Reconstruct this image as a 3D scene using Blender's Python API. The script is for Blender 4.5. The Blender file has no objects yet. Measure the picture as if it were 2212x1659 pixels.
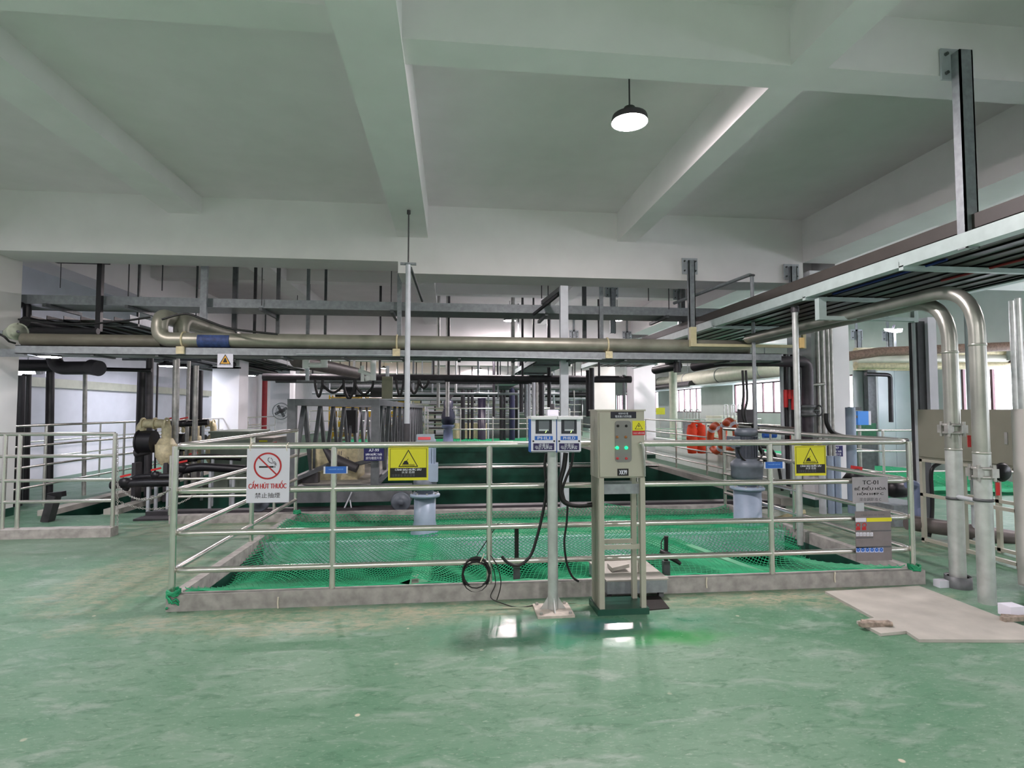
import bpy, math, random
from mathutils import Vector
random.seed(7)
PI = math.pi
S = bpy.context.scene
COL = S.collection
# ------------------------------------------------------------------ camera
FPX = 1210.0; CX = 1106.0; CY = 829.5; H = 1.55
TH = math.atan(131 / 1210.0); PT = math.atan(55.5 / 1210.0)
cd = bpy.data.cameras.new('camera'); cam = bpy.data.objects.new('camera', cd); COL.objects.link(cam)
cd.sensor_width = 36; cd.lens = 36 * FPX / 2212; cd.clip_start = .05; cd.clip_end = 300
cam.location = (0, 0, H); cam.rotation_euler = (PI / 2 + PT, 0, -TH)
S.camera = cam
# ------------------------------------------------------------------ world, exposure
W = bpy.data.worlds.new('world'); S.world = W; W.use_nodes = True
bg = W.node_tree.nodes['Background']; bg.inputs[0].default_value = (.93, .9, 1, 1); bg.inputs[1].default_value = 7.0
S.view_settings.view_transform = 'Standard'; S.view_settings.look = 'None'
S.view_settings.exposure = 0.82; S.view_settings.gamma = 1
LAMP = 420.0          # radiance of a high-bay lamp diffuser

def ray(x, y):
    u = (x - CX) / FPX; v = (CY - y) / FPX
    fz = math.cos(PT) - v * math.sin(PT); up = math.sin(PT) + v * math.cos(PT)
    return (u * math.cos(TH) + fz * math.sin(TH), -u * math.sin(TH) + fz * math.cos(TH), up)
def at(x, y, Y):          # the point at depth Y seen at that pixel
    r = ray(x, y); t = Y / r[1]; return Vector((r[0] * t, Y, H + r[2] * t))
def atz(x, y, Z):
    r = ray(x, y); t = (Z - H) / r[2]; return Vector((r[0] * t, r[1] * t, Z))
def atx(x, y, X):
    r = ray(x, y); t = X / r[0]; return Vector((X, r[1] * t, H + r[2] * t))

# ------------------------------------------------------------------ materials
def srgb(c):
    return tuple(((v / 255) / 12.92 if v / 255 <= .04045 else ((v / 255 + .055) / 1.055) ** 2.4) for v in c)
MC = {}
def mat(name, col, rough=.5, metal=0., nscale=6., namt=.12, bump=0., emit=None, spec=.5, alpha=None):
    if name in MC: return MC[name]
    m = bpy.data.materials.new(name); m.use_nodes = True; nt = m.node_tree; b = nt.nodes['Principled BSDF']
    c = srgb(col); b.inputs['Roughness'].default_value = rough; b.inputs['Metallic'].default_value = metal
    b.inputs['Specular IOR Level'].default_value = spec
    b.inputs['Base Color'].default_value = (*c, 1)
    if namt > 0:
        tc = nt.nodes.new('ShaderNodeTexCoord'); n = nt.nodes.new('ShaderNodeTexNoise')
        n.inputs['Scale'].default_value = nscale; n.inputs['Detail'].default_value = 6
        nt.links.new(tc.outputs['Object'], n.inputs['Vector'])
        r = nt.nodes.new('ShaderNodeValToRGB'); nt.links.new(n.outputs[0], r.inputs[0])
        r.color_ramp.elements[0].position = .3; r.color_ramp.elements[1].position = .7
        r.color_ramp.elements[0].color = (*[v * (1 - namt) for v in c], 1)
        r.color_ramp.elements[1].color = (*[min(1, v * (1 + namt)) for v in c], 1)
        nt.links.new(r.outputs[0], b.inputs['Base Color'])
        if bump:
            bp = nt.nodes.new('ShaderNodeBump'); bp.inputs['Strength'].default_value = bump
            nt.links.new(n.outputs[0], bp.inputs['Height']); nt.links.new(bp.outputs[0], b.inputs['Normal'])
    if emit:
        b.inputs['Emission Color'].default_value = (*c, 1); b.inputs['Emission Strength'].default_value = emit
    MC[name] = m; return m

steel = mat('stainless', (220, 218, 212), .25, .9, 9, .06)
steel2 = mat('brushed steel', (176, 176, 172), .42, .6, 14, .2)
galv = mat('galvanised steel', (146, 152, 156), .5, .35, 18, .16)
galvd = mat('dark galvanised steel', (92, 96, 98), .5, .3, 14, .2)
galvl = mat('pale grey painted steel', (186, 192, 198), .45, .1, 8, .08)
palesteel = mat('pale blue grey steel', (178, 194, 192), .45, .2, 8, .08)
pipeg = mat('stainless pipe', (176, 178, 170), .33, .7, 5, .16)
pipel = mat('zinc pipe', (196, 200, 198), .38, .55, 12, .12)
blk = mat('black plastic', (28, 27, 32), .4, 0, 9, .2)
rub = mat('black cable', (20, 20, 22), .45, 0, 9, .1)
dkgrey = mat('dark grey steel', (70, 68, 72), .5, .2, 8, .2)
gant = mat('grey painted steel', (104, 108, 112), .5, .15, 10, .16)
white = mat('white paint', (228, 228, 238), .6, 0, 3, .04)
ceilm = mat('ceiling paint', (242, 236, 238), .85, 0, 2.5, .03)
beamm = mat('beam paint', (243, 240, 240), .8, 0, 2.5, .03)
wallg = mat('grey green wall paint', (176, 184, 180), .6, 0, 2, .06)
conc = mat('grey concrete', (160, 158, 154), .8, 0, 11, .26, .12)
concl = mat('pale concrete', (170, 168, 160), .85, 0, 5, .12, .05)
dgreen = mat('dark green coating', (28, 72, 58), .35, 0, 2.2, .45)
lgreen = mat('green coating', (104, 176, 138), .45, 0, 4, .16)
bgreen = mat('bright green floor', (44, 150, 108), .4, 0, 2, .08)
bluepale = mat('pale blue paint', (196, 222, 226), .55, 0, 6, .08)
bluegrey = mat('blue grey paint', (148, 164, 184), .42, .05, 8, .08)
mgrey = mat('motor grey paint', (98, 106, 116), .45, .1, 10, .16)
cabm = mat('beige grey enamel', (176, 174, 160), .42, .05, 4, .04)
cabd = mat('olive grey enamel', (134, 134, 120), .5, .05, 4, .06)
redm = mat('red plastic', (200, 40, 40), .45, 0, 6, .1)
orange = mat('orange plastic', (226, 96, 50), .5, 0, 8, .15)
vest = mat('orange fabric', (245, 72, 34), .7, 0, 12, .12)
bluem = mat('blue plastic', (44, 104, 196), .45, 0, 6, .06)
blueb = mat('light blue plastic', (70, 150, 245), .4, 0, 6, .04)
navy = mat('navy plate', (26, 24, 92), .5, 0, 6, .06)
yellow = mat('yellow plate', (228, 222, 44), .5, 0, 6, .04)
yellr = mat('yellow rack steel', (232, 190, 50), .5, 0, 6, .1)
signw = mat('white sign plate', (226, 226, 238), .45, 0, 4, .02)
signr = mat('sign red', (190, 40, 44), .5, 0, 4, .04)
blackp = mat('black print', (22, 20, 22), .5, 0, 4, .05)
greyp = mat('grey print', (92, 92, 98), .5, 0, 4, .05)
whitep = mat('white print', (225, 228, 240), .5, 0, 4, .02)
beige = mat('cream plastic', (220, 206, 176), .5, 0, 8, .14)
rustm = mat('cream rusted steel', (206, 196, 160), .6, .1, 18, .2)
bluev = mat('slate blue plastic', (112, 124, 156), .45, 0, 7, .08)
screen = mat('dark display glass', (44, 48, 58), .2, 0, 5, .1)
duct = mat('insulated duct', (198, 198, 182), .5, .2, 6, .08)
netm = mat('green net cord', (26, 150, 102), .5, 0, 4, .12)
netb = mat('bright green net cord', (50, 170, 120), .55, 0, 4, .1)
waterm = mat('tank water', (8, 46, 36), .12, 0, 2, .3, .05)
rope = mat('pale cord', (214, 208, 190), .8, 0, 8, .05)
lit = mat('lamp diffuser', (255, 240, 243), .5, 0, 1, 0, emit=LAMP)
litw = mat('low lamp diffuser', (240, 242, 255), .5, 0, 1, 0, emit=75)
litl = mat('tube lamp diffuser', (236, 236, 255), .5, 0, 1, 0, emit=38)
ledg = mat('green pilot lamp', (30, 235, 140), .4, 0, 1, 0, emit=1.1)
ledr = mat('red push button', (215, 70, 80), .4, 0, 1, 0)
ledo = mat('orange pilot cap', (170, 110, 60), .4, 0, 1, 0)

def floor_material():
    m = bpy.data.materials.new('worn green epoxy floor'); m.use_nodes = True; nt = m.node_tree; N = nt.nodes; L = nt.links
    b = N['Principled BSDF']; g = N.new('ShaderNodeNewGeometry')
    def noise(sc, det=6, dist=0., stretch=None, rough=.6):
        n = N.new('ShaderNodeTexNoise'); n.inputs['Scale'].default_value = sc; n.inputs['Detail'].default_value = det
        n.inputs['Distortion'].default_value = dist; n.inputs['Roughness'].default_value = rough
        if stretch:
            mp = N.new('ShaderNodeMapping'); mp.inputs['Scale'].default_value = stretch[:3]; mp.inputs['Rotation'].default_value = (0, 0, stretch[3])
            L.new(g.outputs['Position'], mp.inputs['Vector']); L.new(mp.outputs[0], n.inputs['Vector'])
        else: L.new(g.outputs['Position'], n.inputs['Vector'])
        return n.outputs[0]
    def ramp(src, p0, p1):
        r = N.new('ShaderNodeMapRange'); r.inputs[1].default_value = p0; r.inputs[2].default_value = p1; L.new(src, r.inputs[0]); return r.outputs[0]
    def mix(f, a, bb):
        x = N.new('ShaderNodeMix'); x.data_type = 'RGBA'; L.new(f, x.inputs[0])
        for k, v in ((6, a), (7, bb)):
            if isinstance(v, tuple): x.inputs[k].default_value = (*srgb(v), 1)
            else: L.new(v, x.inputs[k])
        return x.outputs[2]
    def mul(a, bb):
        x = N.new('ShaderNodeMath'); x.operation = 'MULTIPLY'
        L.new(a, x.inputs[0])
        if isinstance(bb, float): x.inputs[1].default_value = bb
        else: L.new(bb, x.inputs[1])
        return x.outputs[0]
    def blob(cx, cy, rx, ry, soft=.5):       # a patch with a ragged edge
        mp = N.new('ShaderNodeMapping'); mp.vector_type = 'POINT'
        mp.inputs['Location'].default_value = (-cx / rx, -cy / ry, 0); mp.inputs['Scale'].default_value = (1 / rx, 1 / ry, 0)
        L.new(g.outputs['Position'], mp.inputs['Vector'])
        ln = N.new('ShaderNodeVectorMath'); ln.operation = 'LENGTH'; L.new(mp.outputs[0], ln.inputs[0])
        ad = N.new('ShaderNodeMath'); ad.operation = 'ADD'; L.new(ln.outputs['Value'], ad.inputs[0])
        L.new(mul(ramp(noise(3.5, 5), .3, .7), .8), ad.inputs[1])
        r = N.new('ShaderNodeMapRange'); r.inputs[1].default_value = 1.4 + soft * .3; r.inputs[2].default_value = 1.4 - soft * .7
        L.new(ad.outputs[0], r.inputs[0]); return r.outputs[0]
    c = mix(ramp(noise(.9, 5, .4), .35, .65), (80, 124, 96), (108, 140, 118))
    c = mix(mul(ramp(noise(2.6, 8, .8, (1, 2.2, 1, .5)), .52, .68), .75), c, (136, 154, 142))
    c = mix(mul(ramp(noise(7, 8, 1.2, (1, 2.6, 1, .35), .7), .52, .64), .65), c, (62, 104, 78))
    c = mix(mul(ramp(noise(26, 6, .6, (1, 3., 1, .2), .75), .56, .68), .7), c, (156, 172, 156))
    vo = N.new('ShaderNodeTexVoronoi'); vo.inputs['Scale'].default_value = 4.2; L.new(g.outputs['Position'], vo.inputs['Vector'])
    c = mix(mul(ramp(vo.outputs['Distance'], .07, .045), ramp(noise(1.7, 3), .48, .6)), c, (196, 190, 170))
    
    for args in ((-1.2, 4.35, 1.5, .28), (.2, 4.45, .9, .16), (-2.9, 5.6, .6, .9), (-2.9, 7.9, 1.5, .7), (3.2, 4.45, .9, .3), (4.9, 7.2, 1.1, 1.6), (2.2, 4.45, .9, .2)):
        c = mix(mul(mul(blob(*args), ramp(noise(9, 8, .8, (1, 2.4, 1, .3), .7), .4, .62)), .62), c, (168, 158, 136))
    c = mix(mul(blob(-4.5, 7., 2.4, .9), .35), c, (112, 122, 112))
    wet = blob(.95, 3.95, .95, .34, .9)
    c = mix(mul(wet, .6), c, (40, 132, 100))
    c = mix(mul(blob(.95, 4.0, .35, .12, .9), .6), c, (28, 104, 124))
    c = mix(mul(blob(1.55, 3.75, .35, .14, .9), .6), c, (36, 140, 52))
    L.new(c, b.inputs['Base Color'])
    ro = N.new('ShaderNodeMapRange'); ro.inputs[3].default_value = .38; ro.inputs[4].default_value = .62
    L.new(noise(1.4, 6, .5), ro.inputs[0]); 
    rr = N.new('ShaderNodeMix'); rr.data_type = 'FLOAT'; L.new(wet, rr.inputs[0]); L.new(ro.outputs[0], rr.inputs[2]); rr.inputs[3].default_value = .14
    L.new(rr.outputs[0], b.inputs['Roughness'])
    bp = N.new('ShaderNodeBump'); bp.inputs['Strength'].default_value = .06; L.new(noise(14, 5), bp.inputs['Height']); L.new(bp.outputs[0], b.inputs['Normal'])
    return m
floorm = floor_material()

# ------------------------------------------------------------------ mesh helpers
class MB:
    def __init__(s): s.v = []; s.f = []; s.sm = []
    def add(s, vs, fs, smooth=False):
        o = len(s.v); s.v += [tuple(p) for p in vs]; s.f += [tuple(i + o for i in f) for f in fs]; s.sm += [smooth] * len(fs); return s
    def box(s, x0, x1, y0, y1, z0, z1):
        return s.hexa([(x0, y0, z0), (x1, y0, z0), (x1, y1, z0), (x0, y1, z0), (x0, y0, z1), (x1, y0, z1), (x1, y1, z1), (x0, y1, z1)])
    def hexa(s, v):
        return s.add(v, [(3, 2, 1, 0), (4, 5, 6, 7), (0, 1, 5, 4), (1, 2, 6, 5), (2, 3, 7, 6), (3, 0, 4, 7)])
    def bar(s, a, b, w, h, up=(0, 0, 1)):      # a rectangular bar
        a = Vector(a); b = Vector(b); d = (b - a).normalized(); u = Vector(up)
        if abs(d.dot(u)) > .99: u = Vector((0, 1, 0))
        r = d.cross(u).normalized(); u = r.cross(d).normalized()
        q = [a + r * i * w / 2 + u * j * h / 2 for i, j in ((-1, -1), (1, -1), (1, 1), (-1, 1))]
        q2 = [p + (b - a) for p in q]
        return s.add(q + q2, [(3, 2, 1, 0), (4, 5, 6, 7), (0, 1, 5, 4), (1, 2, 6, 5), (2, 3, 7, 6), (3, 0, 4, 7)])
    def tube(s, pts, r, n=10, cap=True):
        pts = [Vector(p) for p in pts]; k = len(pts); rs = r if isinstance(r, (list, tuple)) else [r] * k
        T = []
        for i in range(k):
            d = (pts[min(i + 1, k - 1)] - pts[max(i - 1, 0)])
            T.append(d.normalized() if d.length > 1e-9 else Vector((0, 0, 1)))
        u = Vector((0, 0, 1)) if abs(T[0].z) < .9 else Vector((1, 0, 0))
        u = (u - T[0] * u.dot(T[0])).normalized(); vs = []; fs = []
        for i in range(k):
            u = (u - T[i] * u.dot(T[i])).normalized(); w = T[i].cross(u)
            for j in range(n):
                a = 2 * PI * j / n; vs.append(pts[i] + (u * math.cos(a) + w * math.sin(a)) * rs[i])
        for i in range(k - 1):
            for j in range(n):
                fs.append((i * n + j, i * n + (j + 1) % n, (i + 1) * n + (j + 1) % n, (i + 1) * n + j))
        s.add(vs, fs, True)
        if cap:
            s.add(vs[:n], [tuple(range(n - 1, -1, -1))]); s.add(vs[-n:], [tuple(range(n))])
        return s
    def cyl(s, a, b, r, n=16): return s.tube([a, b], r, n)
    def lathe(s, c, prof, n=20, axis='z'):
        vs = []; fs = []; c = Vector(c)
        for (r, h) in prof:
            for j in range(n):
                a = 2 * PI * j / n; x, y = r * math.cos(a), r * math.sin(a)
                p = {'z': (x, y, h), 'y': (x, h, y), 'x': (h, x, y)}[axis]; vs.append(c + Vector(p))
        for i in range(len(prof) - 1):
            for j in range(n):
                fs.append((i * n + j, i * n + (j + 1) % n, (i + 1) * n + (j + 1) % n, (i + 1) * n + j))
        return s.add(vs, fs, True)
    def torus(s, c, R, r, ax='y', n=24, k=8):
        pts = []
        for i in range(n + 1):
            a = 2 * PI * i / n; x, y = R * math.cos(a), R * math.sin(a)
            pts.append(Vector(c) + Vector({'z': (x, y, 0), 'y': (x, 0, y), 'x': (0, x, y)}[ax]))
        return s.tube(pts, r, k, False)
    def prism(s, poly, y0, y1):               # polygon in XZ, extruded along Y
        n = len(poly); vs = [(x, y0, z) for x, z in poly] + [(x, y1, z) for x, z in poly]
        return s.add(vs, [tuple(range(n)), tuple(range(2 * n - 1, n - 1, -1))] + [(i, (i + 1) % n + 0, (i + 1) % n + n, i + n)[::-1] for i in range(n)])
    def build(s, name, m, parent=None):
        me = bpy.data.meshes.new(name); me.from_pydata(s.v, [], s.f); me.polygons.foreach_set('use_smooth', s.sm)
        me.materials.append(m); me.validate(); me.update()
        o = bpy.data.objects.new(name, me); COL.objects.link(o)
        if parent: o.parent = parent; o.matrix_parent_inverse = parent_inv(parent)
        return o
def parent_inv(p):
    from mathutils import Matrix
    return Matrix.Translation(-Vector(p.location)) if p.type == 'EMPTY' and not p.parent else Matrix.Identity(4)
def box(*a): return MB().box(*a)
def fillet(pts, rad, n=6):
    pts = [Vector(p) for p in pts]; out = [pts[0]]
    for i in range(1, len(pts) - 1):
        a, b, c = pts[i - 1], pts[i], pts[i + 1]; d1 = a - b; d2 = c - b
        r = min(rad, d1.length * .49, d2.length * .49); p1 = b + d1.normalized() * r; p2 = b + d2.normalized() * r
        for k in range(n + 1):
            t = k / n; out.append(p1 * (1 - t) ** 2 + b * 2 * t * (1 - t) + p2 * t * t)
    out.append(pts[-1]); return out
def tag(o, label, cat, group=None, kind=None):
    o['label'] = label; o['category'] = cat
    if group: o['group'] = group
    if kind: o['kind'] = kind
    return o
def thing(name, label, cat, loc=(0, 0, 0), group=None):
    o = bpy.data.objects.new(name, None); COL.objects.link(o); o.location = loc; o.empty_display_size = .1
    return tag(o, label, cat, group)
def struct(name, mb, m):
    o = mb.build(name, m); o['kind'] = 'structure'; return o
def dup(root, dloc, label, group=None):
    def cp(o, par):
        c = o.copy(); COL.objects.link(c)
        if par: mi = o.matrix_parent_inverse.copy(); c.parent = par; c.matrix_parent_inverse = mi
        for ch in list(o.children): cp(ch, c)
        return c
    r = cp(root, None); r.location = Vector(root.location) + Vector(dloc)
    r['label'] = label
    if group: r['group'] = group
    return r
DG = None
def cjk(s_): return any('\u4e00' <= c_ <= '\u9fff' for c_ in s_)
def text(body, cx, y, cz, w, h, m, parent, name='lettering', shear=0.):
    """flat lettering facing -Y, centred at (cx, cz), fitted to w x h"""
    cu = bpy.data.curves.new('t', 'FONT'); cu.body = body; cu.extrude = 0; cu.resolution_u = 3; cu.offset = 0
    ob = bpy.data.objects.new('t', cu); COL.objects.link(ob)
    dg = bpy.context.evaluated_depsgraph_get(); me = ob.evaluated_get(dg).to_mesh()
    vs = [v.co.copy() for v in me.vertices]; fs = [tuple(p.vertices) for p in me.polygons]
    ob.evaluated_get(dg).to_mesh_clear(); bpy.data.objects.remove(ob); bpy.data.curves.remove(cu)
    if not vs: return None
    x0 = min(v.x for v in vs); x1 = max(v.x for v in vs); y0 = min(v.y for v in vs); y1 = max(v.y for v in vs)
    b = MB()
    for k, sh in enumerate((0, -.028, .028) if not cjk(body) else (0,)):        # a bold face: the strokes doubled side by side
        sh *= h if '\n' not in body else .0
        b.add([(cx + sh + ((v.x - x0) / (x1 - x0) - .5) * w + shear * ((v.y - y0) / (y1 - y0) - .5) * h, y - k * 2e-5, cz + ((v.y - y0) / (y1 - y0) - .5) * h) for v in vs], fs)
    return b.build(name, m, parent)

# ================================================================== THE SETTING
SLAB = 4.62
XL, XR, Y0, Y1 = -9.0, 12.0, -6.0, 52.0
# floor with the openings of the basins cut out of it: each (x0, x1, y0, y1)
HOLES = [(-2.09, 4.12, 4.71, 8.05), (-5.8, -5.15, 8.95, 20.), (-4.9, 5.3, 9.05, 24.), (6.6, 11.2, 9.2, 22.)]
def floor_cells(x0, x1, y0, y1):
    xs = sorted({x0, x1, *[h[i] for h in HOLES for i in (0, 1)]}); ys = sorted({y0, y1, *[h[i] for h in HOLES for i in (2, 3)]})
    for i in range(len(xs) - 1):
        run = None
        for j in range(len(ys) - 1):
            cx, cy = (xs[i] + xs[i + 1]) / 2, (ys[j] + ys[j + 1]) / 2
            hole = any(h[0] < cx < h[1] and h[2] < cy < h[3] for h in HOLES)
            if not hole: yield xs[i], xs[i + 1], ys[j], ys[j + 1]
fb = MB()
for c in floor_cells(XL, XR, Y0, Y1): fb.box(*c, -.25, 0)
struct('floor', fb, floorm)
struct('ceiling', box(XL - .3, XR + .3, Y0, Y1, SLAB, SLAB + .2), ceilm)
struct('wall_left', box(XL - .3, XL, Y0, Y1, 0, SLAB), white)
struct('wall_back', box(XL - .3, XR + .3, Y0 - .3, Y0, 0, SLAB), wallg)
struct('wall_front', box(XL - .3, XR + .3, Y1, Y1 + .3, 0, SLAB), white)
# right wall with a row of windows
WY = [(-3.2, .2), (2.6, 6.0), (8.4, 12.1), (13.4, 17.), (19.25, 22.86), (25.96, 29.57), (31.6, 35.2), (37.26, 39.97), (44., 48.)]
WZ0, WZ1 = 1.42, 2.62
wb = MB().box(XR, XR + .3, Y0, Y1, 0, WZ0).box(XR, XR + .3, Y0, Y1, WZ1, SLAB); yp = Y0
for a, b in WY: wb.box(XR, XR + .3, yp, a, WZ0, WZ1); yp = b
wb.box(XR, XR + .3, yp, Y1, WZ0, WZ1); struct('wall_right', wb, wallg)
glass = bpy.data.materials.new('window glass'); glass.use_nodes = True; nt = glass.node_tree
nt.nodes.remove(nt.nodes['Principled BSDF']); tr = nt.nodes.new('ShaderNodeBsdfTransparent'); gl = nt.nodes.new('ShaderNodeBsdfGlossy'); mx = nt.nodes.new('ShaderNodeMixShader')
gl.inputs['Roughness'].default_value = .05; mx.inputs[0].default_value = .06; tr.inputs[0].default_value = (.93, .95, .96, 1)
nt.links.new(tr.outputs[0], mx.inputs[1]); nt.links.new(gl.outputs[0], mx.inputs[2]); nt.links.new(mx.outputs[0], nt.nodes['Material Output'].inputs[0])
winm = mat('window frame', (96, 70, 74), .5, .2, 6, .05)
for i, (a, b) in enumerate(WY):
    f = MB(); x0, x1 = XR + .08, XR + .14
    f.box(x0, x1, a, b, WZ0, WZ0 + .05).box(x0, x1, a, b, WZ1 - .05, WZ1).box(x0, x1, a, a + .05, WZ0, WZ1).box(x0, x1, b - .05, b, WZ0, WZ1)
    for k in range(1, 5): y = a + (b - a) * k / 5; f.box(x0, x1, y - .03, y + .03, WZ0, WZ1)
    o = struct('window_%d' % (i + 1), f, winm)
    g = box(XR + .1, XR + .11, a + .03, b - .03, WZ0 + .03, WZ1 - .03).build('glass_pane', glass, o)
# main transverse beams, deeper to the right of the second rib
for i, y in enumerate((-.3, 8.4, 17.1, 25.8, 34.5, 43.2)):
    b = MB().box(XL, -.8, y, y + .6, 3.76, SLAB)  .box(-.8, 5.64, y, y + .6, 3.585, SLAB).box(6.2, XR, y, y + .6, 3.7, SLAB)
    struct('ceiling_beam', b, beamm)
# lengthwise ribs
for (x0, x1, z) in ((-4.05, -3.6, 4.37), (-.81, -.36, 4.13), (2.56, 2.86, 4.17), (5.64, 6.2, 3.92), (8.9, 9.3, 4.2), (-6.95, -6.4, 3.9)):
    b = MB(); ys = [-6, -.3, 8.4, 17.1, 25.8, 34.5, 43.2, 52]
    for k in range(7): b.box(x0, x1, ys[k] + (.6 if k else 0), ys[k + 1], z, SLAB)
    struct('ceiling_beam', b, beamm)
# short cross ribs in the middle of each bay
for y in (3.9, 12.6, 21.3, 30.):
    for (x0, x1, z) in ((-6.4, -4.05, 4.37), (-3.6, -.81, 4.37), (-.36, 2.56, 4.17), (2.86, 5.64, 4.17), (6.2, 8.9, 4.2)):
        struct('ceiling_beam', box(x0, x1, y, y + .3, z, SLAB), beamm)
# columns
colw = mat('white column paint', (238, 238, 242), .6, 0, 2, .04)
colg = mat('grey column paint', (222, 222, 218), .6, 0, 2, .04)
for (x0, x1, y0, y1, m) in ((-7.05, -6.4, 8.4, 9.05, colg), (5.75, 6.4, 8.4, 9.05, colw), (-6.87, -6.13, 17., 17.75, colw), (5.81, 6.52, 17.4, 18.1, colw),
                            (-6.8, -6.09, 22., 22.75, colw), (6.7, 7.7, 25.8, 26.5, colg), (-7.1, -6.4, 34.5, 35.2, colw), (5.75, 6.45, 34.5, 35.2, colw), (-7.05, -6.4, -.3, .35, colw), (5.75, 6.4, -.3, .35, colw)):
    b = MB().box(x0, x1, y0, y1, 0.12, 3.8); o = struct('column', b, m)
    p = box(x0 - .01, x1 + .01, y0 - .01, y1 + .01, 0, .12).build('column_base', dgreen, o)
# basin walls and water
def basin(x0, x1, y0, y1, zb, m, zw):
    b = MB(); t = .2; z1 = -.25
    b.box(x0 - t, x0, y0 - t, y1 + t, zb, z1).box(x1, x1 + t, y0 - t, y1 + t, zb, z1).box(x0, x1, y0 - t, y0, zb, z1).box(x0, x1, y1, y1 + t, zb, z1).box(x0, x1, y0, y1, zb - t, zb)
    b2 = MB(); e = .012      # the coating also covers the slab's cut edge
    b.box(x0 - e + .006, x0 + .006, y0, y1, -.25, .0).box(x1 - .006, x1 + .006, y0, y1, -.25, .0).box(x0, x1, y0 - .006, y0 + .006, -.25, .0).box(x0, x1, y1 - .006, y1 + .006, -.25, .0)
    struct('basin_wall', b, m)
    if zw is not None: struct('basin_water', box(x0 + .01, x1 - .01, y0 + .01, y1 - .01, zw - .02, zw), waterm)
basin(*HOLES[0], -2.4, dgreen, -1.5)
basin(*HOLES[1], -2.2, dgreen, None)
basin(*HOLES[2], -3.4, dgreen, -3.1)
basin(*HOLES[3], -1.5, lgreen, None)
# kerbs
def kerb(name, x0, x1, y0, y1, h, m=conc): struct(name, box(x0, x1, y0, y1, 0, h), m)
kb = MB().box(-2.17, 4.2, 4.63, 4.71, 0, .125).box(-2.17, -2.09, 4.71, 8.12, 0, .125).box(4.12, 4.2, 4.71, 8.12, 0, .125).box(-3.8, 4.2, 8.12, 8.27, 0, .11)
struct('kerb_strip', kb, conc)
struct('kerb_strip', MB().box(-7.5, at(252, 1000, 7.46).x, 7.38, 7.54, 0, .11), conc)
struct('kerb_strip', MB().box(5.3, 5.5, 8.6, 24.2, 0, .12).box(-5.1, -4.9, 8.95, 20, 0, .08).box(-6.0, -5.8, 8.95, 20, 0, .08), concl)
struct('kerb_strip', MB().box(-4.9, 5.3, 24.0, 24.25, 0, .14), concl)
# slab and cross beams inside the netted basin
struct('basin_deck', box(-2.09, 4.12, 6.62, 7.6, -.24, .045), bluepale)
struct('basin_deck', MB().box(-2.09, 4.12, 6.72, 7.1, .045, .052).box(-2.09, 4.12, 7.2, 7.6, .045, .052), lgreen)
struct('basin_rib', box(-.36, -.2, 4.71, 6.62, -.2, .02), lgreen)
rb = MB().hexa([(2.62, 4.71, -.2), (2.84, 4.71, -.2), (2.42, 6.62, -.2), (2.2, 6.62, -.2), (2.62, 4.71, .02), (2.84, 4.71, .02), (2.42, 6.62, .02), (2.2, 6.62, .02)])
struct('basin_rib', rb, lgreen)
rb = MB().hexa([(3.02, 4.71, -.2), (3.1, 4.71, -.2), (2.7, 6.62, -.2), (2.6, 6.62, -.2), (3.02, 4.71, .0), (3.1, 4.71, .0), (2.7, 6.62, .0), (2.6, 6.62, .0)])
struct('basin_rib', rb, lgreen)
struct('parapet', MB().box(6.5, 6.62, 9.1, 26, 0, .62).box(6.46, 6.66, 9.1, 26, .62, .66), mat('pale parapet paint', (214, 222, 218), .6, 0, 3, .05))
# rail trench in front of the large basin
struct('trench_rail', MB().box(-4.4, 5.2, 8.72, 8.8, .0, .07).box(-4.4, 5.2, 8.67, 8.85, .0, .02), dkgrey)
struct('trench_edge', MB().box(-4.4, 5.25, 8.4, 8.62, .0, .025).box(-4.4, 5.25, 8.9, 9.04, .0, .05), dkgrey)
# floor hatch
hz = .02
def flr(x, y): return atz(x, y, hz)
hp = [flr(1782, 1277), flr(1985, 1265), flr(2212, 1352), flr(2250, 1382), flr(1985, 1381), flr(1958, 1363), flr(1902, 1368), flr(1850, 1341), flr(1888, 1334)]
n = len(hp); b = MB(); b.add([(p.x, p.y, .0) for p in hp] + [(p.x, p.y, hz) for p in hp], [tuple(range(n, 2 * n))[::-1]] + [(i, (i + 1) % n, (i + 1) % n + n, i + n) for i in range(n)])
HATCH = tag(b.build('floor_hatch', concl), 'pale rectangular floor hatch lying in the green floor near twin floor-standing pipes', 'hatch')
for (x, y) in ((1895, 1352), (2200, 1340)):
    p = flr(x, y); q = MB().box(p.x - .13, p.x + .1, p.y - .02, p.y + .02, hz, hz + .03).cyl((p.x - .09, p.y + .04, hz + .02), (p.x + .09, p.y - .03, hz + .02), .016)
    q.build('hinge', mat('rusty steel', (150, 138, 126), .7, .3, 30, .4), HATCH)

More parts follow.
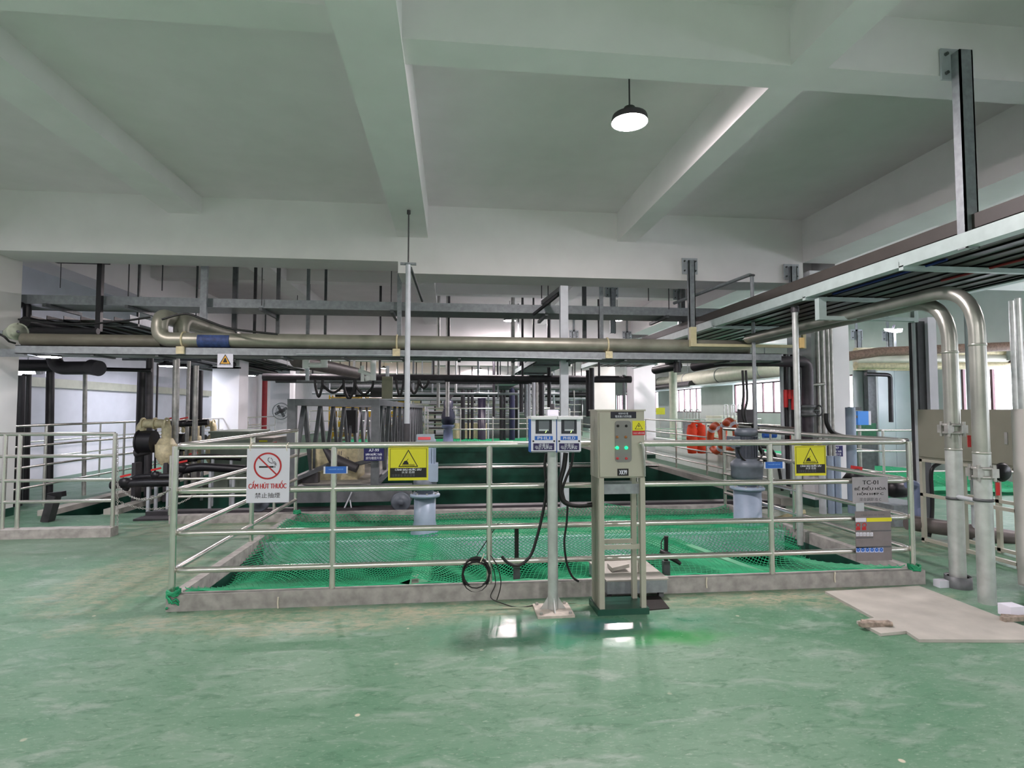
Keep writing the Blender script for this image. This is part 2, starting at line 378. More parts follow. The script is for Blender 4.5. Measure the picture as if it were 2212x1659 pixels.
# ================================================================== LAMPS
def ufo(x, y, z, r, label, group='round high-bay lamps', rod=SLAB, lm=None):
    t = thing('high_bay_lamp', label, 'ceiling lamp', (x, y, z), group)
    MB().lathe((x, y, z), [(0, .13), (.05, .13), (.07, .09), (.6 * r, .08), (.95 * r, .05), (r, .02), (r, -.012)], 24).build('housing', dkgrey, t)
    MB().lathe((x, y, z), [(.93 * r, 0.001), (.93 * r, -.012), (.8 * r, -.02), (0, -.026)], 24).build('diffuser', lm or lit, t)
    if rod:
        MB().cyl((x, y, z + .12), (x, y, rod), .008, 6).build('hanging_chain', dkgrey, t)
    return t
L1 = at(1360, 262, 4.9)
ufo(L1.x, 4.9, L1.z, .165, 'round high-bay lamp glowing under the ceiling between the two ribs above the railing')
for (px, py, Y, lab) in ((642, 673, 14.2, 'round high-bay lamp glowing beyond the main beam above the truss bridge'),
                         (1101, 692, 15.6, 'round high-bay lamp glowing beyond the long suspended cable tray, above the open basin'),
                         (1035, 798, 34., 'tiny round high-bay lamp hanging far down the hall')):
    p = at(px, py, Y); ufo(p.x, Y, p.z, .17, lab)
for (x, y) in ((-5., 4.6), (-2.2, -2.6), (4.4, -2.6), (1.2, -2.6), (-5.2, -2.6), (9.2, -2.), (9.6, 5.6)):  # unseen lamps, added out of view to light floor and ceiling
    ufo(x, y, 3.95, .165, 'unseen round high-bay lamp added behind the camera to light the hall' if y < 0 else ('unseen round high-bay lamp added over the empty floor beside the railing' if x < 0 else 'unseen round high-bay lamp added over the switch cabinets'))
for k, (x, y) in enumerate(((1.6, 23.5), (-3.9, 23.5), (-3.9, 33.), (8.8, 16.), (8.8, 25.), (8.8, 34.), (1.2, 42.), (-4, 42.), (4.4, 14.5), (4.4, 24))):
    ufo(x, y, 3.95, .165, 'round high-bay lamp number %s down the hall hidden behind pipes' % ('one two three four five six seven eight nine ten'.split()[k]))
for k, (px, py, Y, r) in enumerate(((107, 769, 8.12, .13), (359, 790, 15.2, .2), (394, 793, 16.4, .17), (543, 811, 22., .17))):
    p = at(px, py, Y)
    ufo(p.x, Y, p.z, r, rod=None if k == 0 else SLAB, label=['round lamp glowing over the black elbow pipe near the grey column', 'larger round lamp glowing in front of the white wall above the pumps',
        'smaller round lamp glowing just beside another one above the pumps', 'round lamp glowing between the two white columns'][k], group='low round lamps along the white wall', lm=litw)
# twin flood lamp on a stalk
p = at(1930, 716, 11.); t = thing('flood_lamp', 'twin-headed flood lamp on a thin stalk beyond the big curved pipes', 'lamp', tuple(p))
MB().cyl((p.x - .02, p.y, p.z + .05), (p.x + .02, p.y, p.z + .14), .02, 8).build('bracket', dkgrey, t)
for s_ in (-1, 1):
    MB().hexa([(p.x + s_ * .01, p.y - .08, p.z - .04), (p.x + s_ * .13, p.y - .08, p.z - .02), (p.x + s_ * .13, p.y + .08, p.z + .02), (p.x + s_ * .01, p.y + .08, p.z + .0),
               (p.x + s_ * .01, p.y - .08, p.z + .02), (p.x + s_ * .15, p.y - .08, p.z + .05), (p.x + s_ * .15, p.y + .08, p.z + .07), (p.x + s_ * .01, p.y + .08, p.z + .04)]).build('lamp_head', litl, t)
MB().tube([(p.x + .03, p.y, p.z - .04), (p.x + .04, p.y, 2.7)], .02, 8).build('pole', galvl, t)

# ================================================================== RAILINGS
def railing(label, paths, posts, zt, zb, rails, r=.026, m=steel, group=None, name='railing', rp=.025):
    """paths: list of polylines for the rails; posts: xy list; rails: heights, first is the top rail"""
    t = thing(name, label, 'railing', (posts[0][0], posts[0][1], 0), group)
    for k, z in enumerate(rails):
        for path in paths:
            pts = [(x, y, z) for x, y in path]
            if len(pts) > 2: pts = fillet(pts, .12, 5)
            MB().tube(pts, r if k == 0 else r * .92, 10).build('rail', m, t)
    for (x, y) in posts: MB().cyl((x, y, zb), (x, y, zt), rp, 10).build('post', m, t)
    return t
FY = 4.67
xs = [at(x, 1100, FY).x for x in (376, 720, 1057)] + [1.6] + [at(x, 1100, FY).x for x in (1665, 1968)]
RZ = [1.262, .915, .585, .30]
t = railing('stainless steel railing with four rails round three sides of the netted basin', [[(xs[0], 8.13), (xs[0], FY), (xs[5], FY), (xs[5], 8.13)]],
            [(x, FY) for x in xs] + [(xs[0], 6.4), (xs[0], 8.13), (xs[5], 6.4), (xs[5], 8.13)], 1.262, .12, RZ)
# railing F1 at the far left
a = at(247, 1000, 7.46).x
t = railing('short steel railing on a grey kerb beside the grey column, chain at its end', [[(-7.5, 7.46), (a, 7.46)]],
            [(at(x, 1000, 7.46).x, 7.46) for x in (-60, 10, 42, 247)], at(247, 936, 7.46).z, .1, [at(247, y, 7.46).z for y in (937, 984, 1036, 1081)], r=.022, rp=.024)
# lengthwise railings on the way to the white wall
railing('long stainless railing running away along the narrow channel in front of the pumps', [[(-6.55, 9.1), (-6.55, 21.8)]], [(-6.55, y) for y in (9.9, 12.1, 14.4, 16.7, 19, 21.8)], 1.3, 0, [1.3, .98, .66, .34], r=.02, rp=.022)
railing('stainless railing running away beside the white wall behind the black drain pipes', [[(-8.1, 9.1), (-8.1, 25)]], [(-8.1, y) for y in (9.6, 11.8, 14., 16.2, 18.4, 20.6, 25)], 1.25, 0, [1.25, .93, .61], r=.018, rp=.02)
railing('low stainless railing with three rails in front of the green basin beside the netted basin', [[(-3.82, 8.19), (-2.45, 8.19)]],
        [(-3.82, 8.19), (-2.45, 8.19)], .92, .11, [.9, .6, .36], r=.02, rp=.022)
railing('stainless railing running away beside the open green basin, carrying the orange rescue gear', [[(5.62, 9.3), (5.62, 24)]],
        [(5.62, y) for y in (9.4, 11.9, 13.6, 15.8, 18., 20.5, 24)], 1.28, .1, [1.27, .94, .62, .33], r=.019, rp=.02)
railing('stainless railing round the far side of the bright green floor', [[(7.2, 8.7), (7.2, 20.), (11.6, 20.)]], [(7.2, 8.7), (7.2, 12), (7.2, 15.5), (7.2, 20), (9.4, 20), (11.6, 20)], 1.2, 0, [1.2, .85, .5], r=.018, rp=.02)
railing('stainless railing in front of the switch cabinets beyond the bright green netting', [[(6.5, 8.8), (11.4, 8.8)]], [(6.5, 8.8), (8.1, 8.8), (9.8, 8.8), (11.4, 8.8)], 1.2, 0, [1.2, .85, .5], r=.018, rp=.02)
railing('stainless railing across the far end of the green basin', [[(-1., 24.4), (5.2, 24.4)]], [(x, 24.4) for x in (-1, .4, 1.8, 3.3, 5.2)], 1.6, .12, [1.6, 1.15, .7], r=.03, rp=.03)
railing('stainless railing across the hall beyond the green basin, second row back', [[(-3., 28), (5., 28)]], [(x, 28) for x in (-3, -1.3, .2, 1.7, 3.3, 5.)], 1.75, 0, [1.75, 1.3, .85], r=.03, rp=.03)
railing('stainless railing crossing the hall far away in front of the bright end wall', [[(-5., 38), (9., 38)]], [(x, 38) for x in (-5, -2.5, 0, 2.5, 5, 9)], 1.9, 0, [1.9, 1.4, .9], r=.035, rp=.035)
railing('stainless railing beside the yellow crates between the white columns', [[(-6.2, 25.5), (-2.5, 25.5)]], [(x, 25.5) for x in (-6.2, -5, -3.7, -2.5)], 1.5, 0, [1.5, 1.05, .6], r=.025, rp=.025)

# ================================================================== SAFETY NETS
def netting(label, x0, x1, y0, y1, a, hfun, r, m, name='safety_net', edge=None):
    b = MB(); nx = int((x1 - x0) / a); ny = int((y1 - y0) / (a * .8)); idx = {}; vs = []
    def P(i, j):
        k = (i, j)
        if k not in idx:
            x = x0 + (i + .5 * (j % 2)) * a; y = y0 + j * a * .8
            if edge: x = edge(x, y)
            idx[k] = Vector((x, y, hfun(x, y)))
        return idx[k]
    V = []; F = []
    def seg(p, q):
        d = q - p
        if d.length < 1e-6: return
        s_ = Vector((-d.y, d.x, 0)).normalized() * r; u = Vector((0, 0, r)); o = len(V)
        V.extend([p + s_ - u * .6, p - s_ - u * .6, p + u, q + s_ - u * .6, q - s_ - u * .6, q + u])
        F.extend([(o, o + 3, o + 5, o + 2), (o + 1, o + 2, o + 5, o + 4), (o, o + 1, o + 4, o + 3)])
    for j in range(ny):
        for i in range(nx):
            p = P(i, j)
            seg(p, P(i - 1 + (j % 2), j + 1)); seg(p, P(i + (j % 2), j + 1))
    for i in range(nx): seg(P(i, 0), P(i + 1, 0)); seg(P(i, ny), P(i + 1, ny))
    b.add(V, F)
    o = b.build(name, m); tag(o, label, 'safety net'); return o
def ss(a, b, x):
    t = max(0, min(1, (x - a) / (b - a))); return t * t * (3 - 2 * t)
def nh(x, y):
    z = .07
    if y < 6.62:
        e = (y - 4.72) / 1.9
        sag = math.sin(PI * max(0, min(1, e)))
        amp = .12 + .03 * math.sin(x * 2.3 + 1) + .025 * math.sin(x * 5.1 + y * 2)
        for cxx, w in ((-.28, .35), (2.55 - (y - 4.78) * .21, .4)): amp *= 1 - .85 * math.exp(-((x - cxx) / w) ** 2)
        z = .10 + (.075 - .10) * e - amp * sag ** .8
        z += .07 * math.exp(-((x + .28) / .16) ** 2) * (1 - e) + .015 * math.sin(x * 14 + y * 5) * sag
        fall = math.exp(-(x + 1.6) ** 2 / .08) * .05; z += fall * sag
        z = max(z, .05) if 6.45 < y else z
    else:
        z = .075 + .012 * math.sin(x * 9 + y * 6) + .02 * math.exp(-((y - 6.64) / .1) ** 2)
        if y > 7.6: z = .075 - .06 * math.sin(PI * min(1, (y - 7.6) / .45)) + .03 * math.sin(x * 3) * (y - 7.6) + .12 * math.exp(-((x - 2.0) / .5) ** 2) * (y - 7.6) * 2
    ex = min(x + 2.09, 4.12 - x)
    z += .06 * math.exp(-max(ex, 0) / .12)
    return z
def nedge(x, y):
    g = .12 * math.exp(-((y - 5.3) / .4) ** 2) + .012      # the net hangs slack off the side kerb here
    lo = -2.1 + g; hi = 4.12 - .35 * math.exp(-((y - 5.6) / .5) ** 2)
    return lo + (x + 2.09) / (4.12 + 2.09) * (hi - lo)
netting('green cord safety net draped over the railed basin behind the grey kerb', -2.09, 4.12, 4.73, 8.11,   .05, nh, .0038, netm, edge=nedge)
netting('bright green safety net stretched over the basin far behind the white column', 6.65, 11.15, 9.25, 21.9, .2, lambda x, y: .1 + .03 * math.sin(x * 2 + y), .04, netb)
netting('bright green safety net strip lying beyond the far kerb of the open basin', -4.6, 5.2, 24.3, 27.4, .2, lambda x, y: .12 + .02 * math.sin(x * 2), .045, netb)
struct('floor_patch', box(6.65, 11.15, 9.25, 21.9, -.2, .03), bgreen)
struct('floor_patch', box(-4.6, 5.2, 24.3, 27.4, .0, .06), bgreen)
# knotted net ends at the corners
for (x, y, z, lab) in ((-2.12, 4.66, .12, 'bunched green net knot tied round the corner post of the railing, hanging over the kerb'),
                       (4.12, 4.68, .12, 'bunched green net knot tied round the railing corner post beside the floor hatch'), (-2.1, 8.06, .12, 'bunched green net knot tied to the last post of the side railing')):
    b = MB(); rnd = random.Random(int(x * 100))
    for k in range(9):
        a = rnd.uniform(0, 6.28); q = []
        for i in range(7):
            a += rnd.uniform(.4, 1.1); q.append((x + .045 * math.cos(a), y + .045 * math.sin(a) - .02, z + .02 + rnd.uniform(-.02, .03) - (.022 * i if k % 3 == 0 and x < 0 and y < 6 else 0)))
        b.tube(q, .009, 5)
    tag(b.build('net_knot', netm), lab, 'net knot')
# net slack edge running along the front kerb
b = MB(); q = [(-2.07 + i * .123, 4.725 + .01 * math.sin(i * 1.7), .12 + .008 * math.sin(i * 2.1)) for i in range(51)]
tag(b.tube(q, .011, 6).build('net_hem', netm), 'twisted green hem cord of the net lying along the front kerb', 'net cord')

# ================================================================== CONTROL CABINET ON ITS STAND
cx0, cx1 = at(1295, 1100, 4.2).x, at(1394, 1100, 4.2).x; cy0, cy1 = 4.2, 4.45
zt = at(1340, 888, 4.2).z; zm = at(1340, 1033, 4.2).z
C = thing('control_cabinet', 'beige grey control cabinet with pilot lamps on a tall open stand before the railing', 'control cabinet', (cx0, cy0, 0))
b = MB().box(cx0 - .005, cx1 + .005, cy0 + .02, cy1, zm, zt).box(cx0 - .015, cx1 + .015, cy0 + .01, cy1 + .01, zt, zt + .012); b.build('cabinet_body', cabm, C)
D = box(cx0 + .006, cx1 - .006, cy0, cy0 + .019, zm + .012, zt - .012).build('door', cabm, C)
def pr(x, y): p = at(x, y, cy0); return p.x, p.z
def plate(par, x0, y0, x1, y1, Y, m, name, th=.004, off=.0):
    a = at(x0, y0, Y); c = at(x1, y1, Y); return box(a.x, c.x, Y - off - th, Y - off, c.z, a.z).build(name, m, par)
# pilot panel with rounded ends
a = at(1328, 909, cy0); c = at(1364, 998, cy0); b = MB(); poly = []
rr = .025
for (qx, qz, a0) in ((c.x - rr, a.z - rr, 0), (a.x + rr, a.z - rr, 90), (a.x + rr, c.z + rr, 180), (c.x - rr, c.z + rr, 270)):
    for k in range(7): an = math.radians(a0 + 15 * k); poly.append((qx + rr * math.cos(an), qz + rr * math.sin(an)))
pan = b.prism(poly, cy0 - .006, cy0).build('lamp_panel', mat('grey panel', (128, 128, 126), .4, 0, 6, .04), D)
for (px, py, m, nm) in ((1332.5, 944, ledo, 'pilot_lamp'), (1351, 944, ledo, 'pilot_lamp'), (1332.5, 967, ledg, 'pilot_lamp'), (1352, 967, ledg, 'pilot_lamp'),
                        (1333, 990, ledr, 'push_button'), (1352, 990, ledr, 'push_button'), (1334, 920, blackp, 'rotary_switch'), (1352, 920, blackp, 'rotary_switch')):
    q = at(px, py, cy0); R = .013 if m is ledg else .010
    MB().lathe((q.x, cy0 - .004, q.z), [(0, -.02), (R * .7, -.018), (R, -.010), (R, 0), (R * 1.25, 0), (R * 1.25, .003)], 14, 'y').build(nm, m, C)
lp = plate(C, 1319, 889.5, 1374, 903.5, cy0, mat('dark label plate', (24, 24, 42), .5, 0, 6, .05), 'label_plate')
q = at(1346, 893, cy0); text('RESERVED 盤', q.x, cy0 - .0055, q.z, .075, .016, whitep, lp); q = at(1346, 899.5, cy0); text('電氣動力控制盤', q.x, cy0 - .0055, q.z, .13, .018, whitep, lp)
lp = plate(C, 1333.5, 1012.5, 1357.5, 1027.5, cy0, blackp, 'number_plate'); q = at(1345.5, 1020, cy0); text('XK99', q.x, cy0 - .0055, q.z, .06, .034, whitep, lp)
lp = plate(C, 1366, 909, 1393, 930, cy0, yellow, 'warning_sticker')
def tri(par, cx, y, cz, w, h, m, t=.1, name='warning_symbol'):
    b = MB(); P3 = [(cx - w / 2, cz - h / 2), (cx + w / 2, cz - h / 2), (cx, cz + h / 2)]; g = (cx, cz - h / 6)
    Q3 = [(g[0] + (x - g[0]) * (1 - t * 2), g[1] + (z - g[1]) * (1 - t * 2)) for x, z in P3]
    b.add([(x, y, z) for x, z in P3 + Q3], [(0, 1, 4, 3), (1, 2, 5, 4), (2, 0, 3, 5)]); return b.build(name, m, par)
q = at(1379.5, 920, cy0); tri(lp, q.x, cy0 - .0055, q.z, .064, .052, blackp)
b = MB(); X, Z = q.x, q.z; b.add([(X + .002, cy0 - .0056, Z + .014), (X - .008, cy0 - .0056, Z - .004), (X, cy0 - .0056, Z - .003), (X - .003, cy0 - .0056, Z - .018), (X + .008, cy0 - .0056, Z + .002), (X, cy0 - .0056, Z + .001)], [(0, 1, 2, 3, 4, 5)]); b.build('bolt_symbol', blackp, lp)
lp = plate(C, 1366, 930.5, 1393, 940, cy0, signr, 'red_sticker'); q = at(1379.5, 935, cy0); text('NGUY HIỂM 有電', q.x, cy0 - .0055, q.z, .085, .016, whitep, lp)
q = at(1383, 958, cy0); hx, hzz = q.x, q.z
MB().lathe((hx, cy0 - .002, hzz), [(0, -.03), (.014, -.028), (.016, 0)], 14, 'y').build('lock', steel, D)
MB().tube([(hx, cy0 - .03, hzz), (hx + .014, cy0 - .035, hzz - .04), (hx + .02, cy0 - .03, hzz - .12), (hx + .028, cy0 - .02, hzz - .25)], [.014, .012, .01, .006], 8).build('handle', steel2, C)
for (x, y) in ((cx0 + .018, cy0 + .02), (cx1 - .018, cy0 + .02), (cx0 + .018, cy1 - .02), (cx1 - .018, cy1 - .02)):
    box(x - .019, x + .019, y - .019, y + .019, .03, zm).build('leg', cabm, C)
box(cx0 - .004, cx0 + .0, cy0 + .04, cy1 - .04, .03, zm).build('side_panel', cabd, C)
for (yy, hh, m) in ((1056, .075, galv), (1181, .036, cabm)):
    q = at(1340, yy, cy0 + .04); box(cx0 + .036, cx1 - .036, cy0 + .03, cy0 + .045, q.z - hh / 2, q.z + hh / 2).build('crossbar', m, C)
    box(cx0 + .036, cx1 - .036, cy1 - .04, cy1 - .025, q.z - hh / 2, q.z + hh / 2).build('crossbar', m, C)
box(cx0 - .02, cx1 + .02, cy0 - .01, cy1 + .02, 0, .045).build('plinth', dgreen, C)
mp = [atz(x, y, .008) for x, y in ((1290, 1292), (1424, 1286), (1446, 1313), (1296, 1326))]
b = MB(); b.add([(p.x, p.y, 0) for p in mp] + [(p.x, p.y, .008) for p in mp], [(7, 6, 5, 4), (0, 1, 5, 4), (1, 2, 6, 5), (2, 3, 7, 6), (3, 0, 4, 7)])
tag(b.build('dark_floor_sheet', mat('black sheet', (38, 36, 34), .7, 0, 12, .2)), 'thin black sheet on the floor under the control cabinet stand', 'mat')  # flat black four-sided sheet on the floor round the plinth
# steel shelf box straddling the kerb behind the stand
p0 = at(1312, 1284, 4.5); p1 = at(1441, 1252, 4.5); t_ = thing('cable_box', 'low galvanised cable box with pale top straddling the kerb behind the control cabinet stand', 'cable box', (p0.x, 4.5, p0.z))
box(p0.x, p1.x, 4.5, 5.1, p0.z, p1.z).build('box_body', galv, t_); box(p0.x - .01, p1.x + .01, 4.49, 5.11, p1.z, p1.z + .012).build('lid', concl, t_)
for x in (p0.x + .03, p1.x - .03): box(x - .02, x + .02, 4.55, 4.6, 0, p0.z).build('foot', galvd, t_)
MB().hexa([(p0.x + .1, 4.7, p1.z + .02), (p0.x + .25, 4.7, p1.z + .05), (p0.x + .25, 4.85, p1.z + .05), (p0.x + .1, 4.85, p1.z + .02), (p0.x + .1, 4.7, p1.z + .05), (p0.x + .25, 4.7, p1.z + .08), (p0.x + .25, 4.85, p1.z + .08), (p0.x + .1, 4.85, p1.z + .05)]).build('loose_bracket', concl, t_)

# ================================================================== METER POST WITH TWO METERS
MY = 4.33; q = at(1194.5, 1314, MY); mx_ = q.x
T = thing('meter_post', 'round grey steel post on a square base plate carrying two white meters', 'meter post', (mx_, MY, 0))
zz = at(1194, 885, MY).z
MB().cyl((mx_, MY, .02), (mx_, MY, zz - .06), .04, 20).build('pole', pipel, T)
box(mx_ - .045, mx_ + .04, MY - .05, MY + .05, zz - .07, zz).build('cap_plate', white, T)
MB().cyl((mx_, MY, zz), (mx_, MY, zz + .045), .018, 10).build('cable_gland', dkgrey, T)
b = box(mx_ - .14, mx_ + .14, MY - .15, MY + .13, 0, .018)
bp_ = b.build('base_plate', mat('pale splashed plate', (190, 182, 172), .7, .1, 18, .2), T)
for (dx, dy) in ((1, 0), (-1, 0), (0, 1), (0, -1)):
    b = MB(); w = .004; e = .04; f = .1
    A = Vector((mx_ + dx * e, MY + dy * e, .018)); B_ = Vector((mx_ + dx * f, MY + dy * f, .018)); Cc = Vector((mx_ + dx * e, MY + dy * e, .11)); n_ = Vector((dy * w, dx * w, 0))
    b.add([A - n_, B_ - n_, Cc - n_, A + n_, B_ + n_, Cc + n_], [(0, 1, 2), (5, 4, 3), (0, 3, 4, 1), (1, 4, 5, 2), (2, 5, 3, 0)]); b.build('gusset', pipel, T)
for sx in (-1, 1):
    for sy in (-1, 1): MB().cyl((mx_ + sx * .11, MY - .01 + sy * .11, .018), (mx_ + sx * .11, MY - .01 + sy * .11, .035), .012, 6).build('bolt', steel2, bp_)
MF = MY - .17
def meter(x0, x1, label, red):
    a = at(x0, 899, MF); c = at(x1, 977, MF); t = thing('meter', label, 'meter', ((a.x + c.x) / 2, MF, c.z), 'wall-box meters on the round post')
    w = c.x - a.x; cxx = (a.x + c.x) / 2; X = lambda u: a.x + u * w; Z = lambda v: a.z - v * (a.z - c.z)
    box(a.x + .004, c.x - .004, MF + .012, MF + .125, c.z, a.z - .02).build('case', signw, t)
    fr = MB(); fr.box(a.x, X(.17), MF, MF + .012, Z(.98), Z(.08)).box(X(.83), c.x, MF, MF + .012, Z(.98), Z(.08)).box(X(.17), X(.83), MF, MF + .012, Z(.5), Z(.98)).box(X(.17), X(.83), MF, MF + .012, Z(.1), Z(.08)); 
    fr.box(a.x, c.x, MF, MF + .012, Z(.98), Z(.97)); fr.build('front_frame', signw, t)
    box(a.x - .006, c.x + .006, MF - .045, MF + .13, a.z - .022, a.z).build('hood', mat('white hood', (245, 245, 250), .4, 0, 4, .02), t)
    box(a.x - .005, a.x, MF + .01, MF + .12, c.z, a.z - .022).build('side_film', bluem, t)
    sc = box(X(.18), X(.82), MF + .002, MF + .0115, Z(.48), Z(.1)).build('display', screen, t)
    box(X(.3), X(.72), MF - .001, MF + .0019, Z(.36), Z(.12)).build('display_cover', mat('grey cover', (104, 110, 118), .4, 0, 5, .05), sc)
    box(X(.31), X(.7), MF - .001, MF + .0019, Z(.41), Z(.36)).build('display_bezel', mat('pale bezel', (190, 196, 204), .4, 0, 5, .05), sc)
    MB().hexa([(X(.56), MF - .002, Z(.46)), (X(.58), MF - .002, Z(.46)), (X(.58), MF + .0019, Z(.46)), (X(.56), MF + .0019, Z(.46)), (X(.6), MF - .002, Z(.4)), (X(.62), MF - .002, Z(.4)), (X(.62), MF + .0019, Z(.4)), (X(.6), MF + .0019, Z(.4))]).build('status_light', mat('green status', (190, 255, 120), .4, 0, 1, 0, emit=2.), sc)
    lp = box(X(.14), X(.86), MF - .003, MF, Z(.66), Z(.55)).build('blue_label', bluem, t); text('PHLI' if red == 0 else 'PHILD', X(.5), MF - .0035, Z(.605), w * .5, .02, whitep, lp)
    lp = box(X(.08), X(.92), MF - .003, MF, Z(.94), Z(.75)).build('dark_label', mat('violet label', (38, 26, 84), .5, 0, 6, .05), t)
    text('流量計', X(.5), MF - .0035, Z(.79), w * .42, .018, whitep, lp); text('出水流量計', X(.5), MF - .0035, Z(.845), w * .7, .02, whitep, lp); text('TQ-1 A7-99', X(.5), MF - .0035, Z(.9), w * .66, .012, whitep, lp)
    for u in (.08, .92): MB().lathe((X(u), MF, Z(.69)), [(0, -.006), (.007, -.005), (.007, 0)], 10, 'y').build('screw', dkgrey, t)
meter(1147.5, 1201.5, 'white meter with a dark display on the round post, directly over the pole', 0)
meter(1203.5, 1255, 'white meter with a dark display on the round post, closer to the control cabinet', 1)

# ================================================================== SIGNS
def sign_plate(name, label, cat, x0, y0, x1, y1, Y, m, th=.005, group=None):
    a = at(x0, y0, Y); c = at(x1, y1, Y)
    o = box(a.x, c.x, Y, Y + th, c.z, a.z).build(name, m); tag(o, label, cat, group); return o
SY = FY - .04
o = sign_plate('no_smoking_sign', 'white no smoking sign with a red ring hung from the top rail by cord', 'sign', 534, 969, 624, 1085, SY, signw)
q = at(578.5, 1006.5, SY); E_ = .0015; mpp = SY / 1210 * 1.0
def ring(par, x, y, z, R, r, m, name, n=40):
    b = MB(); vs = [(x + q_ * math.cos(2 * PI * i / n), y, z + q_ * math.sin(2 * PI * i / n)) for q_ in (R, r) for i in range(n)]
    b.add(vs, [(i, n + i, n + (i + 1) % n, (i + 1) % n) for i in range(n)]); return b.build(name, m, par)
def disc_poly(par, pts, y, m, name): b = MB(); b.add([(x, y, z) for x, z in pts], [tuple(range(len(pts)))]); return b.build(name, m, par)
X, Z = q.x, q.z; y_ = SY - E_
disc_poly(o, [(X - .066, Z - .014), (X + .045, Z - .014), (X + .045, Z - .001), (X - .066, Z - .001)], y_, blackp, 'cigarette_symbol')
disc_poly(o, [(X + .05, Z - .014), (X + .058, Z - .014), (X + .058, Z - .001), (X + .05, Z - .001)], y_, greyp, 'cigarette_tip')
def ribbon(par, pts, w, y, m, name):
    b = MB(); vs = []
    for i, (x, z) in enumerate(pts):
        x2, z2 = pts[min(i + 1, len(pts) - 1)]; x1, z1 = pts[max(i - 1, 0)]; d = math.hypot(x2 - x1, z2 - z1) or 1; nx, nz = -(z2 - z1) / d * w / 2, (x2 - x1) / d * w / 2
        vs += [(x + nx, y, z + nz), (x - nx, y, z - nz)]
    b.add(vs, [(2 * i, 2 * i + 1, 2 * i + 3, 2 * i + 2) for i in range(len(pts) - 1)]); return b.build(name, m, par)
ribbon(o, [(X + .054, Z + .004), (X + .056, Z + .016), (X + .046, Z + .024), (X + .026, Z + .022), (X + .012, Z + .03), (X + .0, Z + .044), (X + .004, Z + .06), (X + .012, Z + .066)], .006, y_, greyp, 'smoke_symbol')
ribbon(o, [(X + .063, Z + .002), (X + .062, Z + .02), (X + .052, Z + .033), (X + .036, Z + .034), (X + .034, Z + .05), (X + .022, Z + .064)], .005, y_, greyp, 'smoke_symbol')
ring(o, X, SY - .003, Z, .106, .093, signr, 'ring_symbol')
c_, s_ = math.cos(PI / 4), math.sin(PI / 4); ribbon(o, [(X - .096 * c_, Z + .096 * s_), (X + .096 * c_, Z - .096 * s_)], .011, SY - .003, signr, 'slash_symbol')
q = at(578, 1049, SY); text('CẤM HÚT THUỐC', q.x, y_, q.z + .008, .285, .062, signr, o); q = at(578, 1070, SY); text('禁止抽煙', q.x, y_, q.z, .19, .042, blackp, o)
for xx in (541, 620):
    q = at(xx, 966, SY); t = MB().tube([(q.x, SY + .002, q.z - .03), (q.x - .004, SY - .008, q.z + .01), (q.x, SY + .04, q.z + .034), (q.x, SY + .075, q.z), (q.x, SY + .01, q.z - .02)], .0035, 6).build('hanging_cord', rope, o)
q = at(541, 945, SY); MB().tube([(q.x, FY - .03, q.z), (q.x, FY - .032, q.z - .07)], .004, 6).build('cord_tail', rope, o)

def depth_sign(x0, y0, x1, y1, label):
    o = sign_plate('warning_sign', label, 'sign', x0, y0, x1, y1, SY, yellow, group='yellow deep water warning signs on the railing')
    W_ = x1 - x0; Hh = y1 - y0; X = lambda u: at(x0 + u * W_, 1000, SY).x; Z = lambda v: at(x0, y0 + v * Hh, SY).z
    box(X(.045), X(.955), SY - .0008, SY, Z(.93), Z(.63)).build('black_panel', blackp, o)
    fr = MB(); yy = SY - .0012
    for (a, b_, c, d) in ((.035, .05, .03, .94), (.95, .965, .03, .94), (.035, .965, .03, .042)): fr.add([(X(a), yy, Z(d)), (X(b_), yy, Z(d)), (X(b_), yy, Z(c)), (X(a), yy, Z(c))], [(0, 1, 2, 3)])
    fr.build('border_print', mat('olive print', (120, 112, 20), .5, 0, 4, .04), o)
    tri(o, X(.5), yy, (Z(.06) + Z(.6)) / 2, X(.76) - X(.26), Z(.06) - Z(.6), blackp, .07)
    w = X(1) - X(0); h = Z(0) - Z(1); cx_, cz_ = X(.5), Z(.52)
    disc_poly(o, [(cx_ - .15 * w, cz_), (cx_ - .1 * w, cz_ + .1 * h), (cx_ - .04 * w, cz_ + .12 * h), (cx_ + .0 * w, cz_ + .05 * h), (cx_ + .01 * w, cz_)], yy, blackp, 'swimmer_symbol')
    ribbon(o, [(cx_ - .05 * w, cz_ + .1 * h), (cx_ + .0 * w, cz_ + .17 * h)], .012 * w / .1 * .1, yy, blackp, 'arm_symbol')
    for k in range(3): ribbon(o, [(cx_ - .16 * w + i * .032 * w, cz_ - (.01 + .028 * k) * h + (.01 * h if i % 2 else 0)) for i in range(11)], .004, yy, mat('olive print', (120, 112, 20)), 'wave_symbol')
    text('CẢNH BÁO NƯỚC SÂU', X(.5), SY - .0016, Z(.675), w * .66, h * .085, whitep, o, shear=.05)
    text('水深 危險', X(.5), SY - .0016, Z(.765), w * .33, h * .075, whitep, o, shear=.05)
    text('注意安全 防止墜落', X(.38), SY - .0016, Z(.86), w * .58, h * .08, greyp, o)
    return o
depth_sign(839, 967, 925, 1037, 'yellow warning sign with a black triangle beside the motor with red label')
depth_sign(1717, 963, 1785, 1027, 'yellow warning sign with a black triangle on the railing in front of the white column')
